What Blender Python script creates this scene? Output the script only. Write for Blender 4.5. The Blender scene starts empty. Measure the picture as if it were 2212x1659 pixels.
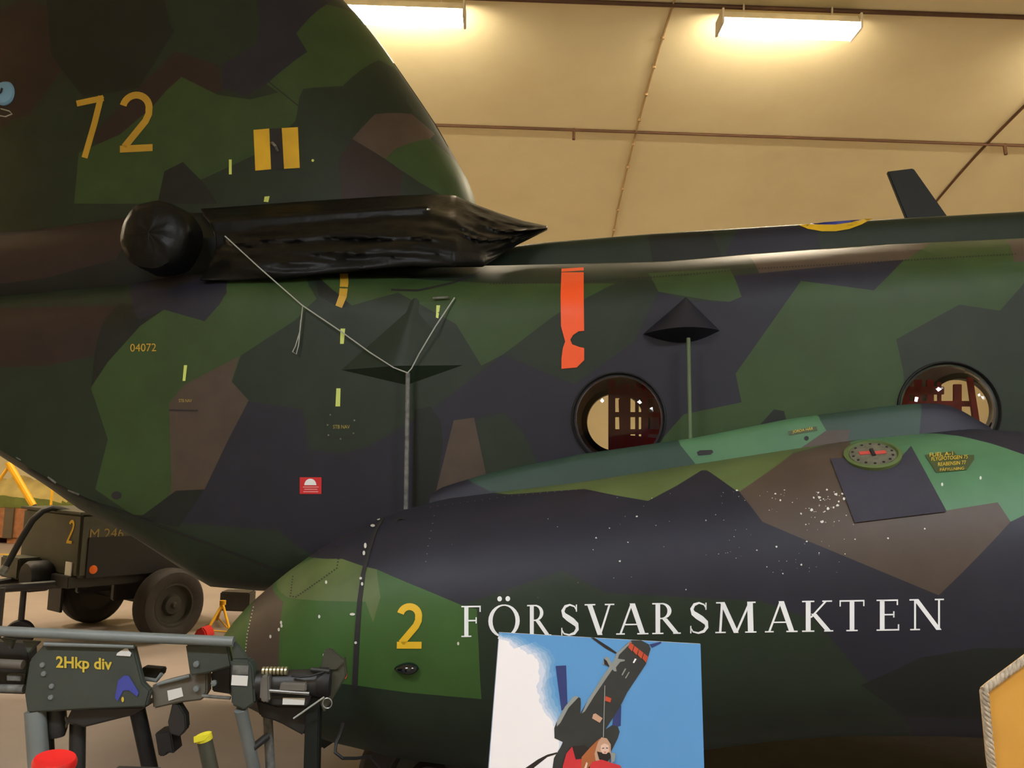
import bpy, bmesh, math, random
import numpy as np
from mathutils import Vector, Matrix, noise
from mathutils.bvhtree import BVHTree
from mathutils.geometry import tessellate_polygon

random.seed(7)
scene = bpy.context.scene
COL = scene.collection
# ------------------------------------------------------------------ camera
IW, IH, F = 2212.0, 1659.0, 1850.0
EYE = Vector((0, 0, 1.6))
PITCH, ROLL = 0.1026, 0.035
fw = Vector((0, math.cos(PITCH), math.sin(PITCH)))
r0 = Vector((1, 0, 0)); u0 = Vector((0, -math.sin(PITCH), math.cos(PITCH)))
rt = r0 * math.cos(ROLL) + u0 * math.sin(ROLL)
up = u0 * math.cos(ROLL) - r0 * math.sin(ROLL)
cam_d = bpy.data.cameras.new('camera'); cam = bpy.data.objects.new('camera', cam_d); COL.objects.link(cam)
M = Matrix((rt, up, -fw)).transposed().to_4x4(); M.translation = EYE
cam.matrix_world = M
cam_d.sensor_width = 36.0; cam_d.lens = 36.0 * F / IW; cam_d.clip_start = 0.05; cam_d.clip_end = 200
scene.camera = cam

def ray(px, py):
    return (fw + rt * ((px - IW / 2) / F) - up * ((py - IH / 2) / F)).normalized()
def at(px, py, Y):                       # the point of that sight line that lies Y metres ahead
    d = ray(px, py); return EYE + d * (Y / d.y)

# ------------------------------------------------------------------ the helicopter's own frame (u to the nose, v inward, w up)
YAW, HP = math.atan(0.14), 0.065
eu = Vector((math.cos(YAW) * math.cos(HP), -math.sin(YAW) * math.cos(HP), math.sin(HP)))
ev = Vector((math.sin(YAW), math.cos(YAW), 0)); ew = eu.cross(ev)
HO = at(1335, 900, 4.1)
def W(u, v, w): return HO + eu * u + ev * v + ew * w
def L(p):
    d = p - HO; return Vector((d.dot(eu), d.dot(ev), d.dot(ew)))
def hv(px, py, v):                        # sight line to the plane v = const, in (u, w)
    d = ray(px, py); t = (v - (EYE - HO).dot(ev)) / d.dot(ev)
    q = L(EYE + d * t); return q.x, q.z
def wv(px, py, v):
    u, w = hv(px, py, v); return W(u, v, w)
def curve(pts, v):
    q = sorted(hv(x, y, v) for x, y in pts)
    us = [a for a, b in q]; ws = [b for a, b in q]
    def f(u):
        if u <= us[0]:
            k = (ws[1] - ws[0]) / (us[1] - us[0]); return ws[0] + k * (u - us[0])
        if u >= us[-1]:
            k = (ws[-1] - ws[-2]) / (us[-1] - us[-2]); return ws[-1] + k * (u - us[-1])
        return float(np.interp(u, us, ws))
    f.u0, f.u1 = us[0], us[-1]
    return f

# ------------------------------------------------------------------ materials
def lin(c):
    c = c / 255.0
    return c / 12.92 if c <= 0.04045 else ((c + 0.055) / 1.055) ** 2.4
MATS = {}
def mat(name, rgb, rough=0.55, metal=0.0, var=0.12, scale=6.0, bump=0.0, emit=0.0, ecol=None, spec=0.5, bscale=40.0, coat=0.0):
    m = bpy.data.materials.new(name); m.use_nodes = True
    nt = m.node_tree; b = nt.nodes['Principled BSDF']
    base = (lin(rgb[0]), lin(rgb[1]), lin(rgb[2]), 1)
    b.inputs['Roughness'].default_value = rough; b.inputs['Metallic'].default_value = metal
    b.inputs['Specular IOR Level'].default_value = spec
    if coat: b.inputs['Coat Weight'].default_value = coat
    tc = nt.nodes.new('ShaderNodeTexCoord')
    if var > 0:
        n = nt.nodes.new('ShaderNodeTexNoise'); n.inputs['Scale'].default_value = scale; n.inputs['Detail'].default_value = 6
        nt.links.new(tc.outputs['Object'], n.inputs['Vector'])
        r = nt.nodes.new('ShaderNodeValToRGB')
        r.color_ramp.elements[0].position = 0.3; r.color_ramp.elements[1].position = 0.7
        r.color_ramp.elements[0].color = tuple(x * (1 - var) for x in base[:3]) + (1,)
        r.color_ramp.elements[1].color = tuple(min(1, x * (1 + var)) for x in base[:3]) + (1,)
        nt.links.new(n.outputs['Fac'], r.inputs['Fac']); nt.links.new(r.outputs['Color'], b.inputs['Base Color'])
    else:
        b.inputs['Base Color'].default_value = base
    if bump:
        n2 = nt.nodes.new('ShaderNodeTexNoise'); n2.inputs['Scale'].default_value = bscale; n2.inputs['Detail'].default_value = 4
        nt.links.new(tc.outputs['Object'], n2.inputs['Vector'])
        bp = nt.nodes.new('ShaderNodeBump'); bp.inputs['Strength'].default_value = bump; bp.inputs['Distance'].default_value = 0.02
        nt.links.new(n2.outputs['Fac'], bp.inputs['Height']); nt.links.new(bp.outputs['Normal'], b.inputs['Normal'])
    if emit:
        e = ecol or (1, 1, 1); b.inputs['Emission Color'].default_value = (*e, 1); b.inputs['Emission Strength'].default_value = emit
    MATS[name] = m
    return m
RO, SP_ = 0.52, 0.3
SL = mat('slate_paint', (34, 34, 45), RO, spec=SP_)
DG = mat('dark_green_paint', (33, 44, 32), RO, spec=SP_)
MG = mat('mid_green_paint', (50, 70, 36), RO, spec=SP_)
LG = mat('light_green_paint', (84, 99, 57), RO, spec=SP_)
TG = mat('sea_green_paint', (74, 114, 80), RO, spec=SP_)
TD = mat('deep_sea_green_paint', (44, 66, 56), RO, spec=SP_)
BR = mat('brown_paint', (74, 62, 53), RO, spec=SP_)
DB = mat('dark_brown_paint', (44, 33, 31), RO, spec=SP_)
KB = mat('black_green_paint', (25, 29, 26), 0.5, spec=SP_)
YEL = mat('yellow_paint', (222, 178, 30), 0.5)
LYEL = mat('tan_yellow_paint', (190, 150, 45), 0.5)
TAPE = mat('pale_green_tape', (205, 220, 110), 0.5, var=0.05)
ORG = mat('orange_tape', (255, 92, 42), 0.3, var=0.06)
WHT = mat('white_paint', (238, 240, 242), 0.5, var=0.03)
CHIP = mat('bare_primer_chips', (205, 205, 195), 0.6)
RED = mat('red_sticker', (200, 34, 38), 0.5)
REDCAP = mat('red_plastic', (215, 40, 38), 0.3, var=0.05)
BLK = mat('black_rubber', (20, 19, 20), 0.6)
SEAL = mat('dark_sealant', (28, 26, 28), 0.7)
PLAST = mat('black_plastic_sheet', (14, 14, 13), 0.42, var=0.2, bump=0.35, bscale=9, spec=0.2)
STEEL = mat('steel', (150, 148, 145), 0.38, 0.75)
BRASS = mat('brass', (205, 196, 160), 0.35, 0.8)
WIRE = mat('pale_cord', (165, 168, 160), 0.7)
ROD = mat('worn_grey_rod', (104, 104, 100), 0.6, var=0.5, scale=30)
GROD = mat('green_rod', (88, 104, 72), 0.6)
OLV = mat('olive_drab', (66, 66, 54), 0.55)
OLV2 = mat('grey_green_metal', (62, 68, 62), 0.5)
GRY = mat('grey_painted_metal', (118, 124, 122), 0.45)
DGRY = mat('dark_greasy_metal', (42, 40, 38), 0.5)
BRN = mat('brown_grey_metal', (98, 92, 82), 0.55)
LABEL = mat('white_label', (222, 220, 214), 0.6, var=0.03)
BLUE = mat('blue_paint', (66, 74, 160), 0.6)
LBLUE = mat('light_blue_cover', (120, 168, 206), 0.6)
REDW = mat('red_webbing', (232, 62, 78), 0.8)
WOOD = mat('crate_wood', (150, 98, 62), 0.7, var=0.25, scale=12)
DWOOD = mat('dark_batten', (86, 74, 56), 0.7)
TAN = mat('tan_canvas', (170, 152, 92), 0.85, var=0.25, scale=3)
GCAN = mat('green_canvas', (92, 100, 40), 0.85, var=0.2)
STANDY = mat('stand_yellow', (238, 178, 26), 0.45)
AMB = mat('amber_lens', (220, 100, 30), 0.3)
ROPE = mat('rope_fibre', (172, 158, 138), 0.85, var=0.3, scale=60)
BOARD = mat('varnished_board', (205, 150, 62), 0.45, var=0.12, scale=5)
NAVG = mat('navigation_glass', (6, 16, 22), 0.08, spec=0.8)
TYRE = mat('tyre_rubber', (46, 41, 38), 0.75, var=0.2, scale=20)
HUB = mat('wheel_hub', (44, 42, 36), 0.6)
def concrete(name, a, b, rough, sc, bump):
    m = mat(name, a, rough, var=0)
    nt = m.node_tree; bs = nt.nodes['Principled BSDF']; tc = nt.nodes['Texture Coordinate']
    n = nt.nodes.new('ShaderNodeTexNoise'); n.inputs['Scale'].default_value = sc; n.inputs['Detail'].default_value = 9; n.inputs['Roughness'].default_value = 0.62
    r = nt.nodes.new('ShaderNodeValToRGB'); r.color_ramp.elements[0].position = 0.28; r.color_ramp.elements[1].position = 0.62
    r.color_ramp.elements[0].color = (*[lin(x) for x in b], 1); r.color_ramp.elements[1].color = (*[lin(x) for x in a], 1)
    nt.links.new(tc.outputs['Object'], n.inputs['Vector']); nt.links.new(n.outputs['Fac'], r.inputs['Fac']); nt.links.new(r.outputs['Color'], bs.inputs['Base Color'])
    bp = nt.nodes.new('ShaderNodeBump'); bp.inputs['Strength'].default_value = bump; bp.inputs['Distance'].default_value = 0.03
    nt.links.new(n.outputs['Fac'], bp.inputs['Height']); nt.links.new(bp.outputs['Normal'], bs.inputs['Normal'])
    return m
CEIL = concrete('cream_vault', (232, 221, 180), (222, 208, 165), 0.75, 0.5, 0.05)
FLOOR = concrete('painted_concrete', (156, 143, 134), (138, 126, 119), 0.5, 0.9, 0.05)
CWALL = concrete('cream_wall', (232, 221, 180), (222, 208, 165), 0.8, 0.4, 0.03)

def glass_mat(name, tint, lo, hi):
    m = bpy.data.materials.new(name); m.use_nodes = True; nt = m.node_tree; nt.nodes.remove(nt.nodes['Principled BSDF'])
    out = nt.nodes['Material Output']
    t = nt.nodes.new('ShaderNodeBsdfTransparent'); t.inputs['Color'].default_value = (*tint, 1)
    g = nt.nodes.new('ShaderNodeBsdfGlossy'); g.inputs['Roughness'].default_value = 0.03
    lw = nt.nodes.new('ShaderNodeLayerWeight'); lw.inputs['Blend'].default_value = 0.2
    mr = nt.nodes.new('ShaderNodeMapRange'); mr.inputs['To Min'].default_value = lo; mr.inputs['To Max'].default_value = hi
    nt.links.new(lw.outputs['Fresnel'], mr.inputs['Value'])
    mx = nt.nodes.new('ShaderNodeMixShader'); nt.links.new(mr.outputs['Result'], mx.inputs['Fac'])
    nt.links.new(t.outputs['BSDF'], mx.inputs[1]); nt.links.new(g.outputs['BSDF'], mx.inputs[2]); nt.links.new(mx.outputs['Shader'], out.inputs['Surface'])
    return m
GLASS = glass_mat('bubble_acrylic', (0.93, 0.9, 0.86), 0.03, 0.28)

# ------------------------------------------------------------------ object helpers
def root_loc(o):
    p = Vector((0, 0, 0))
    while o is not None:
        p += o.location; o = o.parent
    return p
def tag(o, label=None, cat=None, group=None, kind=None):
    if label: o['label'] = label
    if cat: o['category'] = cat
    if group: o['group'] = group
    if kind: o['kind'] = kind
    return o
def thing(name, label, cat, loc, group=None):
    o = bpy.data.objects.new(name, None); COL.objects.link(o); o.location = loc; o.empty_display_size = 0.1
    return tag(o, label, cat, group)
def link_mesh(name, me, mats, parent, sharp=35):
    for m in (mats if isinstance(mats, (list, tuple)) else [mats]): me.materials.append(m)
    o = bpy.data.objects.new(name, me); COL.objects.link(o)
    if parent is not None:
        o.parent = parent; off = root_loc(parent)
        me.transform(Matrix.Translation(-off))
    if sharp:
        for p in me.polygons: p.use_smooth = True
        me.set_sharp_from_angle(angle=math.radians(sharp))
    me.update()
    return o
def centre(o):                            # put a top-level mesh's origin at its base
    vs = [v.co for v in o.data.vertices]
    c = sum(vs, Vector()) / len(vs); c.z = min(v.z for v in vs); c = c.copy()
    o.data.transform(Matrix.Translation(-c)); o.location = c
    return o
class MB:
    def __init__(s): s.v = []; s.f = []; s.m = []
    def add(s, vs, fs, mi=0):
        n = len(s.v); s.v += [Vector(x) for x in vs]; s.f += [tuple(i + n for i in f) for f in fs]; s.m += [mi] * len(fs); return s
    def grid(s, rows, closed=False, mi=0):
        n = len(rows[0]); vs = [p for r in rows for p in r]; fs = []
        for i in range(len(rows) - 1):
            for j in range(n if closed else n - 1):
                k = (j + 1) % n; fs.append((i * n + j, i * n + k, (i + 1) * n + k, (i + 1) * n + j))
        return s.add(vs, fs, mi)
    def loft(s, rows, mi=0):
        s.grid(rows, True, mi); n = len(rows[0])
        s.add(rows[0], [tuple(reversed(range(n)))], mi); s.add(rows[-1], [tuple(range(n))], mi); return s
    def tube(s, pts, r, n=10, mi=0):
        pts = [Vector(p) for p in pts]; rows = []
        rs = r if isinstance(r, (list, tuple)) else [r] * len(pts)
        ref = None
        for i, p in enumerate(pts):
            t = (pts[min(i + 1, len(pts) - 1)] - pts[max(i - 1, 0)]).normalized()
            if ref is None: ref = t.cross(Vector((0, 0, 1)) if abs(t.z) < 0.9 else Vector((1, 0, 0))).normalized()
            a = (ref - t * ref.dot(t)).normalized(); b = t.cross(a); ref = a
            rows.append([p + (a * math.cos(q) + b * math.sin(q)) * rs[i] for q in [2 * math.pi * k / n for k in range(n)]])
        return s.loft(rows, mi)
    def prism(s, poly, off, mi=0):        # outline (world points) pushed along off
        n = len(poly); a = [Vector(p) for p in poly]; b = [p + off for p in a]
        fs = [tuple(range(n)), tuple(reversed(range(n, 2 * n)))] + [(i, i + n, (i + 1) % n + n, (i + 1) % n) for i in range(n)]
        return s.add(a + b, fs, mi)
    def box(s, c, ax, h, mi=0):
        vs = []
        for k in range(8):
            vs.append(Vector(c) + sum((ax[i] * (h[i] if (k >> i) & 1 else -h[i]) for i in range(3)), Vector()))
        return s.add(vs, [(0, 2, 3, 1), (4, 5, 7, 6), (0, 1, 5, 4), (2, 6, 7, 3), (0, 4, 6, 2), (1, 3, 7, 5)], mi)
    def lathe(s, c, axis, prof, n=32, mi=0, closed=True):   # prof: (radius, height along axis)
        axis = axis.normalized(); a = axis.orthogonal().normalized(); b = axis.cross(a); rows = []
        for r, h in prof:
            rows.append([Vector(c) + axis * h + (a * math.cos(q) + b * math.sin(q)) * r for q in [2 * math.pi * k / n for k in range(n)]])
        return s.loft(rows, mi) if closed else s.grid(rows, True, mi)
    def build(s, name, mats, parent=None, bevel=0.0, sharp=35, fix=True):
        bm = bmesh.new(); vs = [bm.verts.new(v) for v in s.v]
        for f, m in zip(s.f, s.m):
            try: fa = bm.faces.new([vs[i] for i in f]); fa.material_index = m
            except ValueError: pass
        bmesh.ops.remove_doubles(bm, verts=bm.verts, dist=1e-5)
        if fix: bmesh.ops.recalc_face_normals(bm, faces=bm.faces)
        if bevel:
            es = [e for e in bm.edges if len(e.link_faces) == 2 and e.calc_face_angle(0) > 0.6]
            bmesh.ops.bevel(bm, geom=es, offset=bevel, segments=2, affect='EDGES', clamp_overlap=True)
        me = bpy.data.meshes.new(name); bm.to_mesh(me); bm.free()
        return link_mesh(name, me, mats, parent, sharp)
def pprism(pxs, Y, t, name, m, parent, bevel=0.004):
    return MB().prism([at(x, y, Y) for x, y in pxs], Vector((0, t, 0))).build(name, m, parent, bevel)
def ptube(pts, r, name, m, parent, n=12):
    return MB().tube([at(*p) for p in pts], r, n).build(name, m, parent)

# ------------------------------------------------------------------ painted bodies: cut exact pattern edges into the skin
def inside(poly, x, y):
    c = False; n = len(poly); j = n - 1
    for i in range(n):
        xi, yi = poly[i]; xj, yj = poly[j]
        if (yi > y) != (yj > y) and x < (xj - xi) * (y - yi) / (yj - yi) + xi: c = not c
        j = i
    return c
def bvh_of(mb_rows_world):
    vs, fs = mb_rows_world
    return BVHTree.FromPolygons(vs, fs)
def surf(bvh, px, py, vdef):
    h = bvh.ray_cast(EYE, ray(px, py))
    if h[0] is None: return Vector((hv(px, py, vdef)[0], vdef, hv(px, py, vdef)[1])), None
    return L(h[0]), h[1]
def painted(name, mb, regions, vfilt, vdef, mats, base, parent, extra=(), sharp=35):
    """mb is in (u,v,w). regions: (pixel outline, material index). extra: ((u,w) outline, index or None = opening, filter)"""
    bm = bmesh.new(); vs = [bm.verts.new(v) for v in mb.v]
    for f in mb.f:
        try: bm.faces.new([vs[i] for i in f])
        except ValueError: pass
    bmesh.ops.remove_doubles(bm, verts=bm.verts, dist=1e-5)
    bmesh.ops.recalc_face_normals(bm, faces=bm.faces)
    bvh = BVHTree.FromPolygons([W(*v.co) for v in (bm.verts.ensure_lookup_table() or bm.verts)], [[v.index for v in f.verts] for f in bm.faces]) if not bm.verts.index_update() else None
    regs = []
    for px, mi in regions:
        q = []
        for x, y in px:
            p, _ = surf(bvh, x, y, vdef); q.append((p.x, p.z))
        regs.append((q, mi, vfilt))
    regs += list(extra)
    for q, mi, flt in regs:
        for i in range(len(q)):
            (ax, az), (bx, bz) = q[i], q[(i + 1) % len(q)]
            dx, dz = bx - ax, bz - az; ln = math.hypot(dx, dz)
            if ln < 1e-6: continue
            nx, nz = -dz / ln, dx / ln
            lo_u, hi_u = min(ax, bx) - 1e-4, max(ax, bx) + 1e-4; lo_w, hi_w = min(az, bz) - 1e-4, max(az, bz) + 1e-4
            fs = []
            for f in bm.faces:
                us = [v.co.x for v in f.verts]
                if max(us) < lo_u or min(us) > hi_u: continue
                wz = [v.co.z for v in f.verts]
                if max(wz) < lo_w or min(wz) > hi_w: continue
                if not flt(f.calc_center_median()): continue
                d = [(x - ax) * nx + (z - az) * nz for x, z in zip(us, wz)]
                if min(d) < -1e-5 and max(d) > 1e-5: fs.append(f)
            if fs:
                g = list(fs) + list({e for f in fs for e in f.edges}) + list({v for f in fs for v in f.verts})
                bmesh.ops.bisect_plane(bm, geom=g, dist=1e-6, plane_co=(ax, 0, az), plane_no=(nx, 0, nz))
    kill = []
    for f in bm.faces:
        c = f.calc_center_median(); f.material_index = base(c) if callable(base) else base
        for q, mi, flt in regs:
            if flt(c) and inside(q, c.x, c.z):
                if mi is None: kill.append(f); break
                f.material_index = mi
    if kill: bmesh.ops.delete(bm, geom=kill, context='FACES')
    for v in bm.verts: v.co = W(*v.co)
    me = bpy.data.meshes.new(name); bm.to_mesh(me); bm.free()
    return link_mesh(name, me, mats, parent, sharp), bvh

def decal(name, polys, bvh, m, parent, off=0.002, step=0, vdef=0.0):
    """paint or tape laid on a skin: pixel outlines dropped on the surface"""
    bm = bmesh.new()
    for poly in polys:
        try: f = bm.faces.new([bm.verts.new((x, y, 0)) for x, y in poly])
        except ValueError: continue
    if step:
        xs = [v.co.x for v in bm.verts]; ys = [v.co.y for v in bm.verts]
        x = min(xs) + step
        while x < max(xs):
            bmesh.ops.bisect_plane(bm, geom=list(bm.verts) + list(bm.edges) + list(bm.faces), dist=1e-4, plane_co=(x, 0, 0), plane_no=(1, 0, 0)); x += step
        y = min(ys) + step
        while y < max(ys):
            bmesh.ops.bisect_plane(bm, geom=list(bm.verts) + list(bm.edges) + list(bm.faces), dist=1e-4, plane_co=(0, y, 0), plane_no=(0, 1, 0)); y += step
    bmesh.ops.triangulate(bm, faces=bm.faces)
    for v in bm.verts:
        px, py = v.co.x, v.co.y; h = bvh.ray_cast(EYE, ray(px, py))
        if h[0] is None: v.co = wv(px, py, vdef)
        else:
            n = h[1]
            if n.dot(h[0] - EYE) > 0: n = -n
            v.co = h[0] + n * off
    bmesh.ops.recalc_face_normals(bm, faces=bm.faces)
    me = bpy.data.meshes.new(name); bm.to_mesh(me); bm.free()
    return link_mesh(name, me, m, parent, 60)
def rect(x0, y0, x1, y1): return [(x0, y0), (x1, y0), (x1, y1), (x0, y1)]
def ell(cx, cy, rx, ry, n=28, a0=0.0, a1=2 * math.pi):
    return [(cx + rx * math.cos(a0 + (a1 - a0) * k / n), cy + ry * math.sin(a0 + (a1 - a0) * k / n)) for k in range(n + (1 if a1 - a0 < 6.28 else 0))]
def stroke(pts, w):                       # list of quads along a polyline; w number or list
    out = []; ws = w if isinstance(w, (list, tuple)) else [w] * len(pts); L_ = []; R_ = []
    for i in range(len(pts)):
        a = pts[max(i - 1, 0)]; b = pts[min(i + 1, len(pts) - 1)]
        dx, dy = b[0] - a[0], b[1] - a[1]; l = math.hypot(dx, dy) or 1
        nx, ny = -dy / l * ws[i] / 2, dx / l * ws[i] / 2
        L_.append((pts[i][0] + nx, pts[i][1] + ny)); R_.append((pts[i][0] - nx, pts[i][1] - ny))
    for i in range(len(pts) - 1): out.append([L_[i], L_[i + 1], R_[i + 1], R_[i]])
    return out
def text_polys(s, x0, y0, x1, y1, slope=0.0, shear=0.0, bold=0.0):
    """built-in sans letters fitted into a box; y grows downward"""
    cu = bpy.data.curves.new('t', 'FONT'); cu.body = s; cu.resolution_u = 3; cu.offset = bold
    ob = bpy.data.objects.new('t', cu); COL.objects.link(ob)
    dg = bpy.context.evaluated_depsgraph_get(); me = bpy.data.meshes.new_from_object(ob.evaluated_get(dg))
    vs = [v.co.copy() for v in me.vertices]; fs = [tuple(p.vertices) for p in me.polygons]
    bpy.data.objects.remove(ob); bpy.data.curves.remove(cu); bpy.data.meshes.remove(me)
    mx0, mx1 = min(v.x for v in vs), max(v.x for v in vs); my0, my1 = min(v.y for v in vs), max(v.y for v in vs)
    def t(v):
        a = (v.x - mx0) / (mx1 - mx0); b = (v.y - my0) / (my1 - my0)
        x = x0 + a * (x1 - x0) + shear * b * (y1 - y0); return (x, y1 - b * (y1 - y0) + slope * (x - x0))
    return [[t(vs[i]) for i in f] for f in fs]
def two(x0, y0, x1, y1, w, tilt=0.0, slope=0.0):
    """painted figure 2"""
    wd, h = x1 - x0, y1 - y0; r = wd / 2 - w / 2; cx, cy = x0 + wd / 2, y0 + wd / 2
    pts = [(cx + r * math.cos(a), cy + r * math.sin(a)) for a in [math.radians(195 + 175 * k / 14) for k in range(15)]]
    pts += [(cx + r * 0.98, cy + 0.10 * h), (cx + r * 0.72, cy + 0.22 * h), (x0 + w * 0.75, y1 - w * 0.8)]
    q = stroke(pts, w) + [[(x0 + w * 0.1, y1), (x0 + w * 0.1, y1 - w), (x1, y1 - w), (x1, y1)]]
    return [[(x + tilt * (y1 - y), y + slope * (x - x0)) for x, y in p] for p in q]

# ------------------------------------------------------------------ the hall
def struct(o): o['kind'] = 'structure'; return o
VC, VA, VH = 8.0, 12.0, 7.0
def vz(y): return VH * math.sqrt(max(0.0, 1 - ((y - VC) / VA) ** 2))
def vault_hit(px, py):
    d = ray(px, py); t = 3.0
    while t < 60:
        p = EYE + d * t
        if p.z > vz(p.y): return p
        t += 0.01
    return p
fl = MB().add([(-16, -4.2, 0), (18, -4.2, 0), (18, 20.2, 0), (-16, 20.2, 0)], [(0, 1, 2, 3)]).build('floor', FLOOR); struct(fl)
rows = []
for k in range(61):
    a = math.pi * k / 60; y = VC - VA * math.cos(a); z = VH * math.sin(a)
    rows.append([(x, y, z) for x in (-16, -8, 0, 8, 18)])
cl = MB().grid(rows).build('ceiling', CEIL); struct(cl)
for nm, x in (('wall_left', -16), ('wall_right', 18)):
    arc = [(x, VC - VA * math.cos(math.pi * k / 40), VH * math.sin(math.pi * k / 40)) for k in range(41)]
    struct(MB().add(arc, [tuple(range(41))]).build(nm, CWALL))
SEAM = mat('conduit_brown', (92, 62, 40), 0.6)
SEAML = mat('joint_strip', (176, 146, 104), 0.7)
tn = [0]
def trim(mb, m):
    tn[0] += 1; return struct(mb.build('trim_%d' % tn[0], m))
for px, py, r in ((1575, 290, 0.022), (1800, 20, 0.026)):
    p = vault_hit(px, py); mb = MB().tube([(-16, p.y - 0.01, vz(p.y) - 0.02), (18, p.y - 0.01, vz(p.y) - 0.02)], r, 8)
    if py > 100:
        for qx in (1238, 2190):
            h = vault_hit(qx, 290); mb.tube([(h.x, p.y, vz(p.y)), (h.x, p.y - 0.03, vz(p.y) - 0.17)], 0.025, 6)
    trim(mb, SEAM)
for px, py, m, r in ((1388, 230, SEAML, 0.013), (2140, 300, SEAM, 0.02)):
    p = vault_hit(px, py); mb = MB()
    arcp = [(p.x, VC - VA * math.cos(math.pi * k / 60), (VH - 0.012) * math.sin(math.pi * k / 60)) for k in range(24, 60)]
    mb.tube(arcp, r, 6)
    if m is SEAML:
        for q in arcp[::1]: mb.lathe(Vector(q), Vector((0, 0, -1)), [(0.001, 0.0), (0.03, 0.005), (0.02, 0.03), (0.001, 0.03)], 8)
    trim(mb, m)

# ------------------------------------------------------------------ lamps
HOUS = mat('lamp_housing', (215, 205, 185), 0.5)
WARM = mat('lit_tube_warm', (255, 240, 215), 0.5, var=0, emit=1.0, ecol=(1.0, 0.84, 0.62))
COOL = mat('added_lit_tube_neutral', (255, 246, 235), 0.5, var=0, emit=1.0, ecol=(0.88, 0.96, 1.08))
E_WARM, E_COOL = 180.0, 80.0
WARM.node_tree.nodes['Principled BSDF'].inputs['Emission Strength'].default_value = E_WARM
COOL.node_tree.nodes['Principled BSDF'].inputs['Emission Strength'].default_value = E_COOL
def lamp(c, label, m, group=None, ln=0.76, name='ceiling_or_added_light'):
    t = thing(name, label, 'ceiling light', c, group)
    X, Yv, Z = Vector((1, 0, 0)), Vector((0, 1, 0)), Vector((0, 0, 1)); c = Vector(c)
    # trough-shaped reflector: end caps and sloping sides
    pr = [c + Yv * y + Z * z - X * ln for y, z in ((-0.16, 0.0), (-0.09, 0.11), (0.09, 0.11), (0.16, 0.0))]
    MB().prism(pr, X * (2 * ln)).build('housing', HOUS, t, 0.004)
    for s in (-1, 1):
        MB().box(c + X * (s * (ln + 0.01)) + Z * 0.02, (X, Yv, Z), (0.012, 0.165, 0.09)).build('end_cap', HOUS, t, 0.003)
    MB().box(c - Z * 0.035, (X, Yv, Z), (ln - 0.01, 0.15, 0.03)).build('diffuser', m, t, 0.012)
    for s in (-0.5, 0.5):
        top = vz(c.y); MB().tube([c + X * s + Z * 0.1, Vector((c.x + s, c.y, top + 0.01))], 0.012, 6).build('hanger', HOUS, t)
    return t
LY = 9.2
def lpos(px, py):
    d = ray(px, py); return EYE + d * (LY / d.y)
pl_, pr_ = lpos(856, 30), lpos(1702, 58)
lamp(pl_, 'lit fluorescent ceiling light behind the tail pylon\'s leading edge', WARM)
lamp(pr_, 'lit fluorescent ceiling light above the long cabin, clear of the pylon', WARM)
OFFG = 'hall lights added beyond the picture'; OFFL = 'lit fluorescent hall light added outside the picture frame'
dxl = pr_.x - pl_.x
for k in (-3, -2, -1, 2, 3): lamp((pl_.x + k * dxl, LY, pl_.z), OFFL, WARM, OFFG)  # lamp row continued out of view, added to light the hall
for x in (-2.1, 2.2, 6.5): lamp((x, 0.2, 4.0), OFFL, COOL, OFFG)  # added unseen pendants, hung low to keep direct light off the pylon

# ------------------------------------------------------------------ HELICOPTER
heli = thing('helicopter', 'camouflaged twin-rotor military helicopter with round bubble windows, numbered 72', 'helicopter', W(0, 1.1, 0) - Vector((0, 0, W(0, 1.1, 0).z)))
PG = mat('lit_pod_green', (56, 88, 40), RO, spec=SP_)  # mid green made brighter, the pod's stronger light put into the colour
PAL = [SL, DG, MG, LG, TG, TD, BR, DB, KB, YEL, BLUE, PG]
P_ = 11
S_, D_, G_, L_, T_, TD_, B_, DB_, K_ = range(9)

ws = curve([(-250, 700), (0, 690), (250, 672), (340, 640), (450, 606), (700, 604), (900, 616), (1060, 613), (1257, 608), (1439, 596), (1620, 582), (1877, 566), (2212, 548)], 0.08)
wsb = curve([(0, 640), (300, 600), (600, 585), (1102, 579), (1439, 571), (1620, 555), (1877, 536), (2212, 522)], 0.58)
wst = curve([(600, 560), (1100, 530), (1180, 521), (1400, 503), (1700, 484), (2000, 466), (2212, 454)], 0.63)
wc = curve([(-300, 780), (0, 972), (102, 1033), (196, 1080), (254, 1097), (368, 1140), (491, 1185), (614, 1234), (760, 1290)], 0.0)
wb = curve([(-300, 790), (0, 980), (130, 1066), (203, 1125), (249, 1145), (300, 1178), (450, 1283), (560, 1288)], 0.2)
wbmin = hv(560, 1288, 0.2)[1]
def fsec(u):
    s, sb, st = ws(u), wsb(u), wst(u)
    c = max(wc(u), wbmin + 0.22) if u > hv(614, 1234, 0)[0] else wc(u)
    b = min(wb(u), c - 0.02) if u < hv(560, 1288, 0.2)[0] else wbmin
    c = min(c, s - 0.42); b = max(min(b, c - 0.02), wbmin)
    sb = max(sb, s + 0.03); st = max(st, sb + 0.05)
    pts = [(1.1, b), (0.7, b), (0.4, b + 0.01), (0.2, b + 0.12 * (c - b)), (0.09, b + 0.35 * (c - b)), (0.03, b + 0.7 * (c - b))]
    n = 16
    for k in range(n + 1): pts.append((0.0, c + (s - 0.16 - c) * k / n))
    pts += [(0.012, s - 0.10), (0.035, s - 0.045), (0.08, s), (0.16, s + 0.35 * (sb - s)), (0.28, s + 0.66 * (sb - s)), (0.42, s + 0.88 * (sb - s)), (0.575, sb)]
    pts += [(0.583, sb + 0.5 * (st - sb)), (0.588, st - 0.06), (0.597, st - 0.036), (0.614, st - 0.016), (0.64, st - 0.004), (0.68, st + 0.003), (0.8, st + 0.008), (1.1, st + 0.015)]
    return pts
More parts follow.
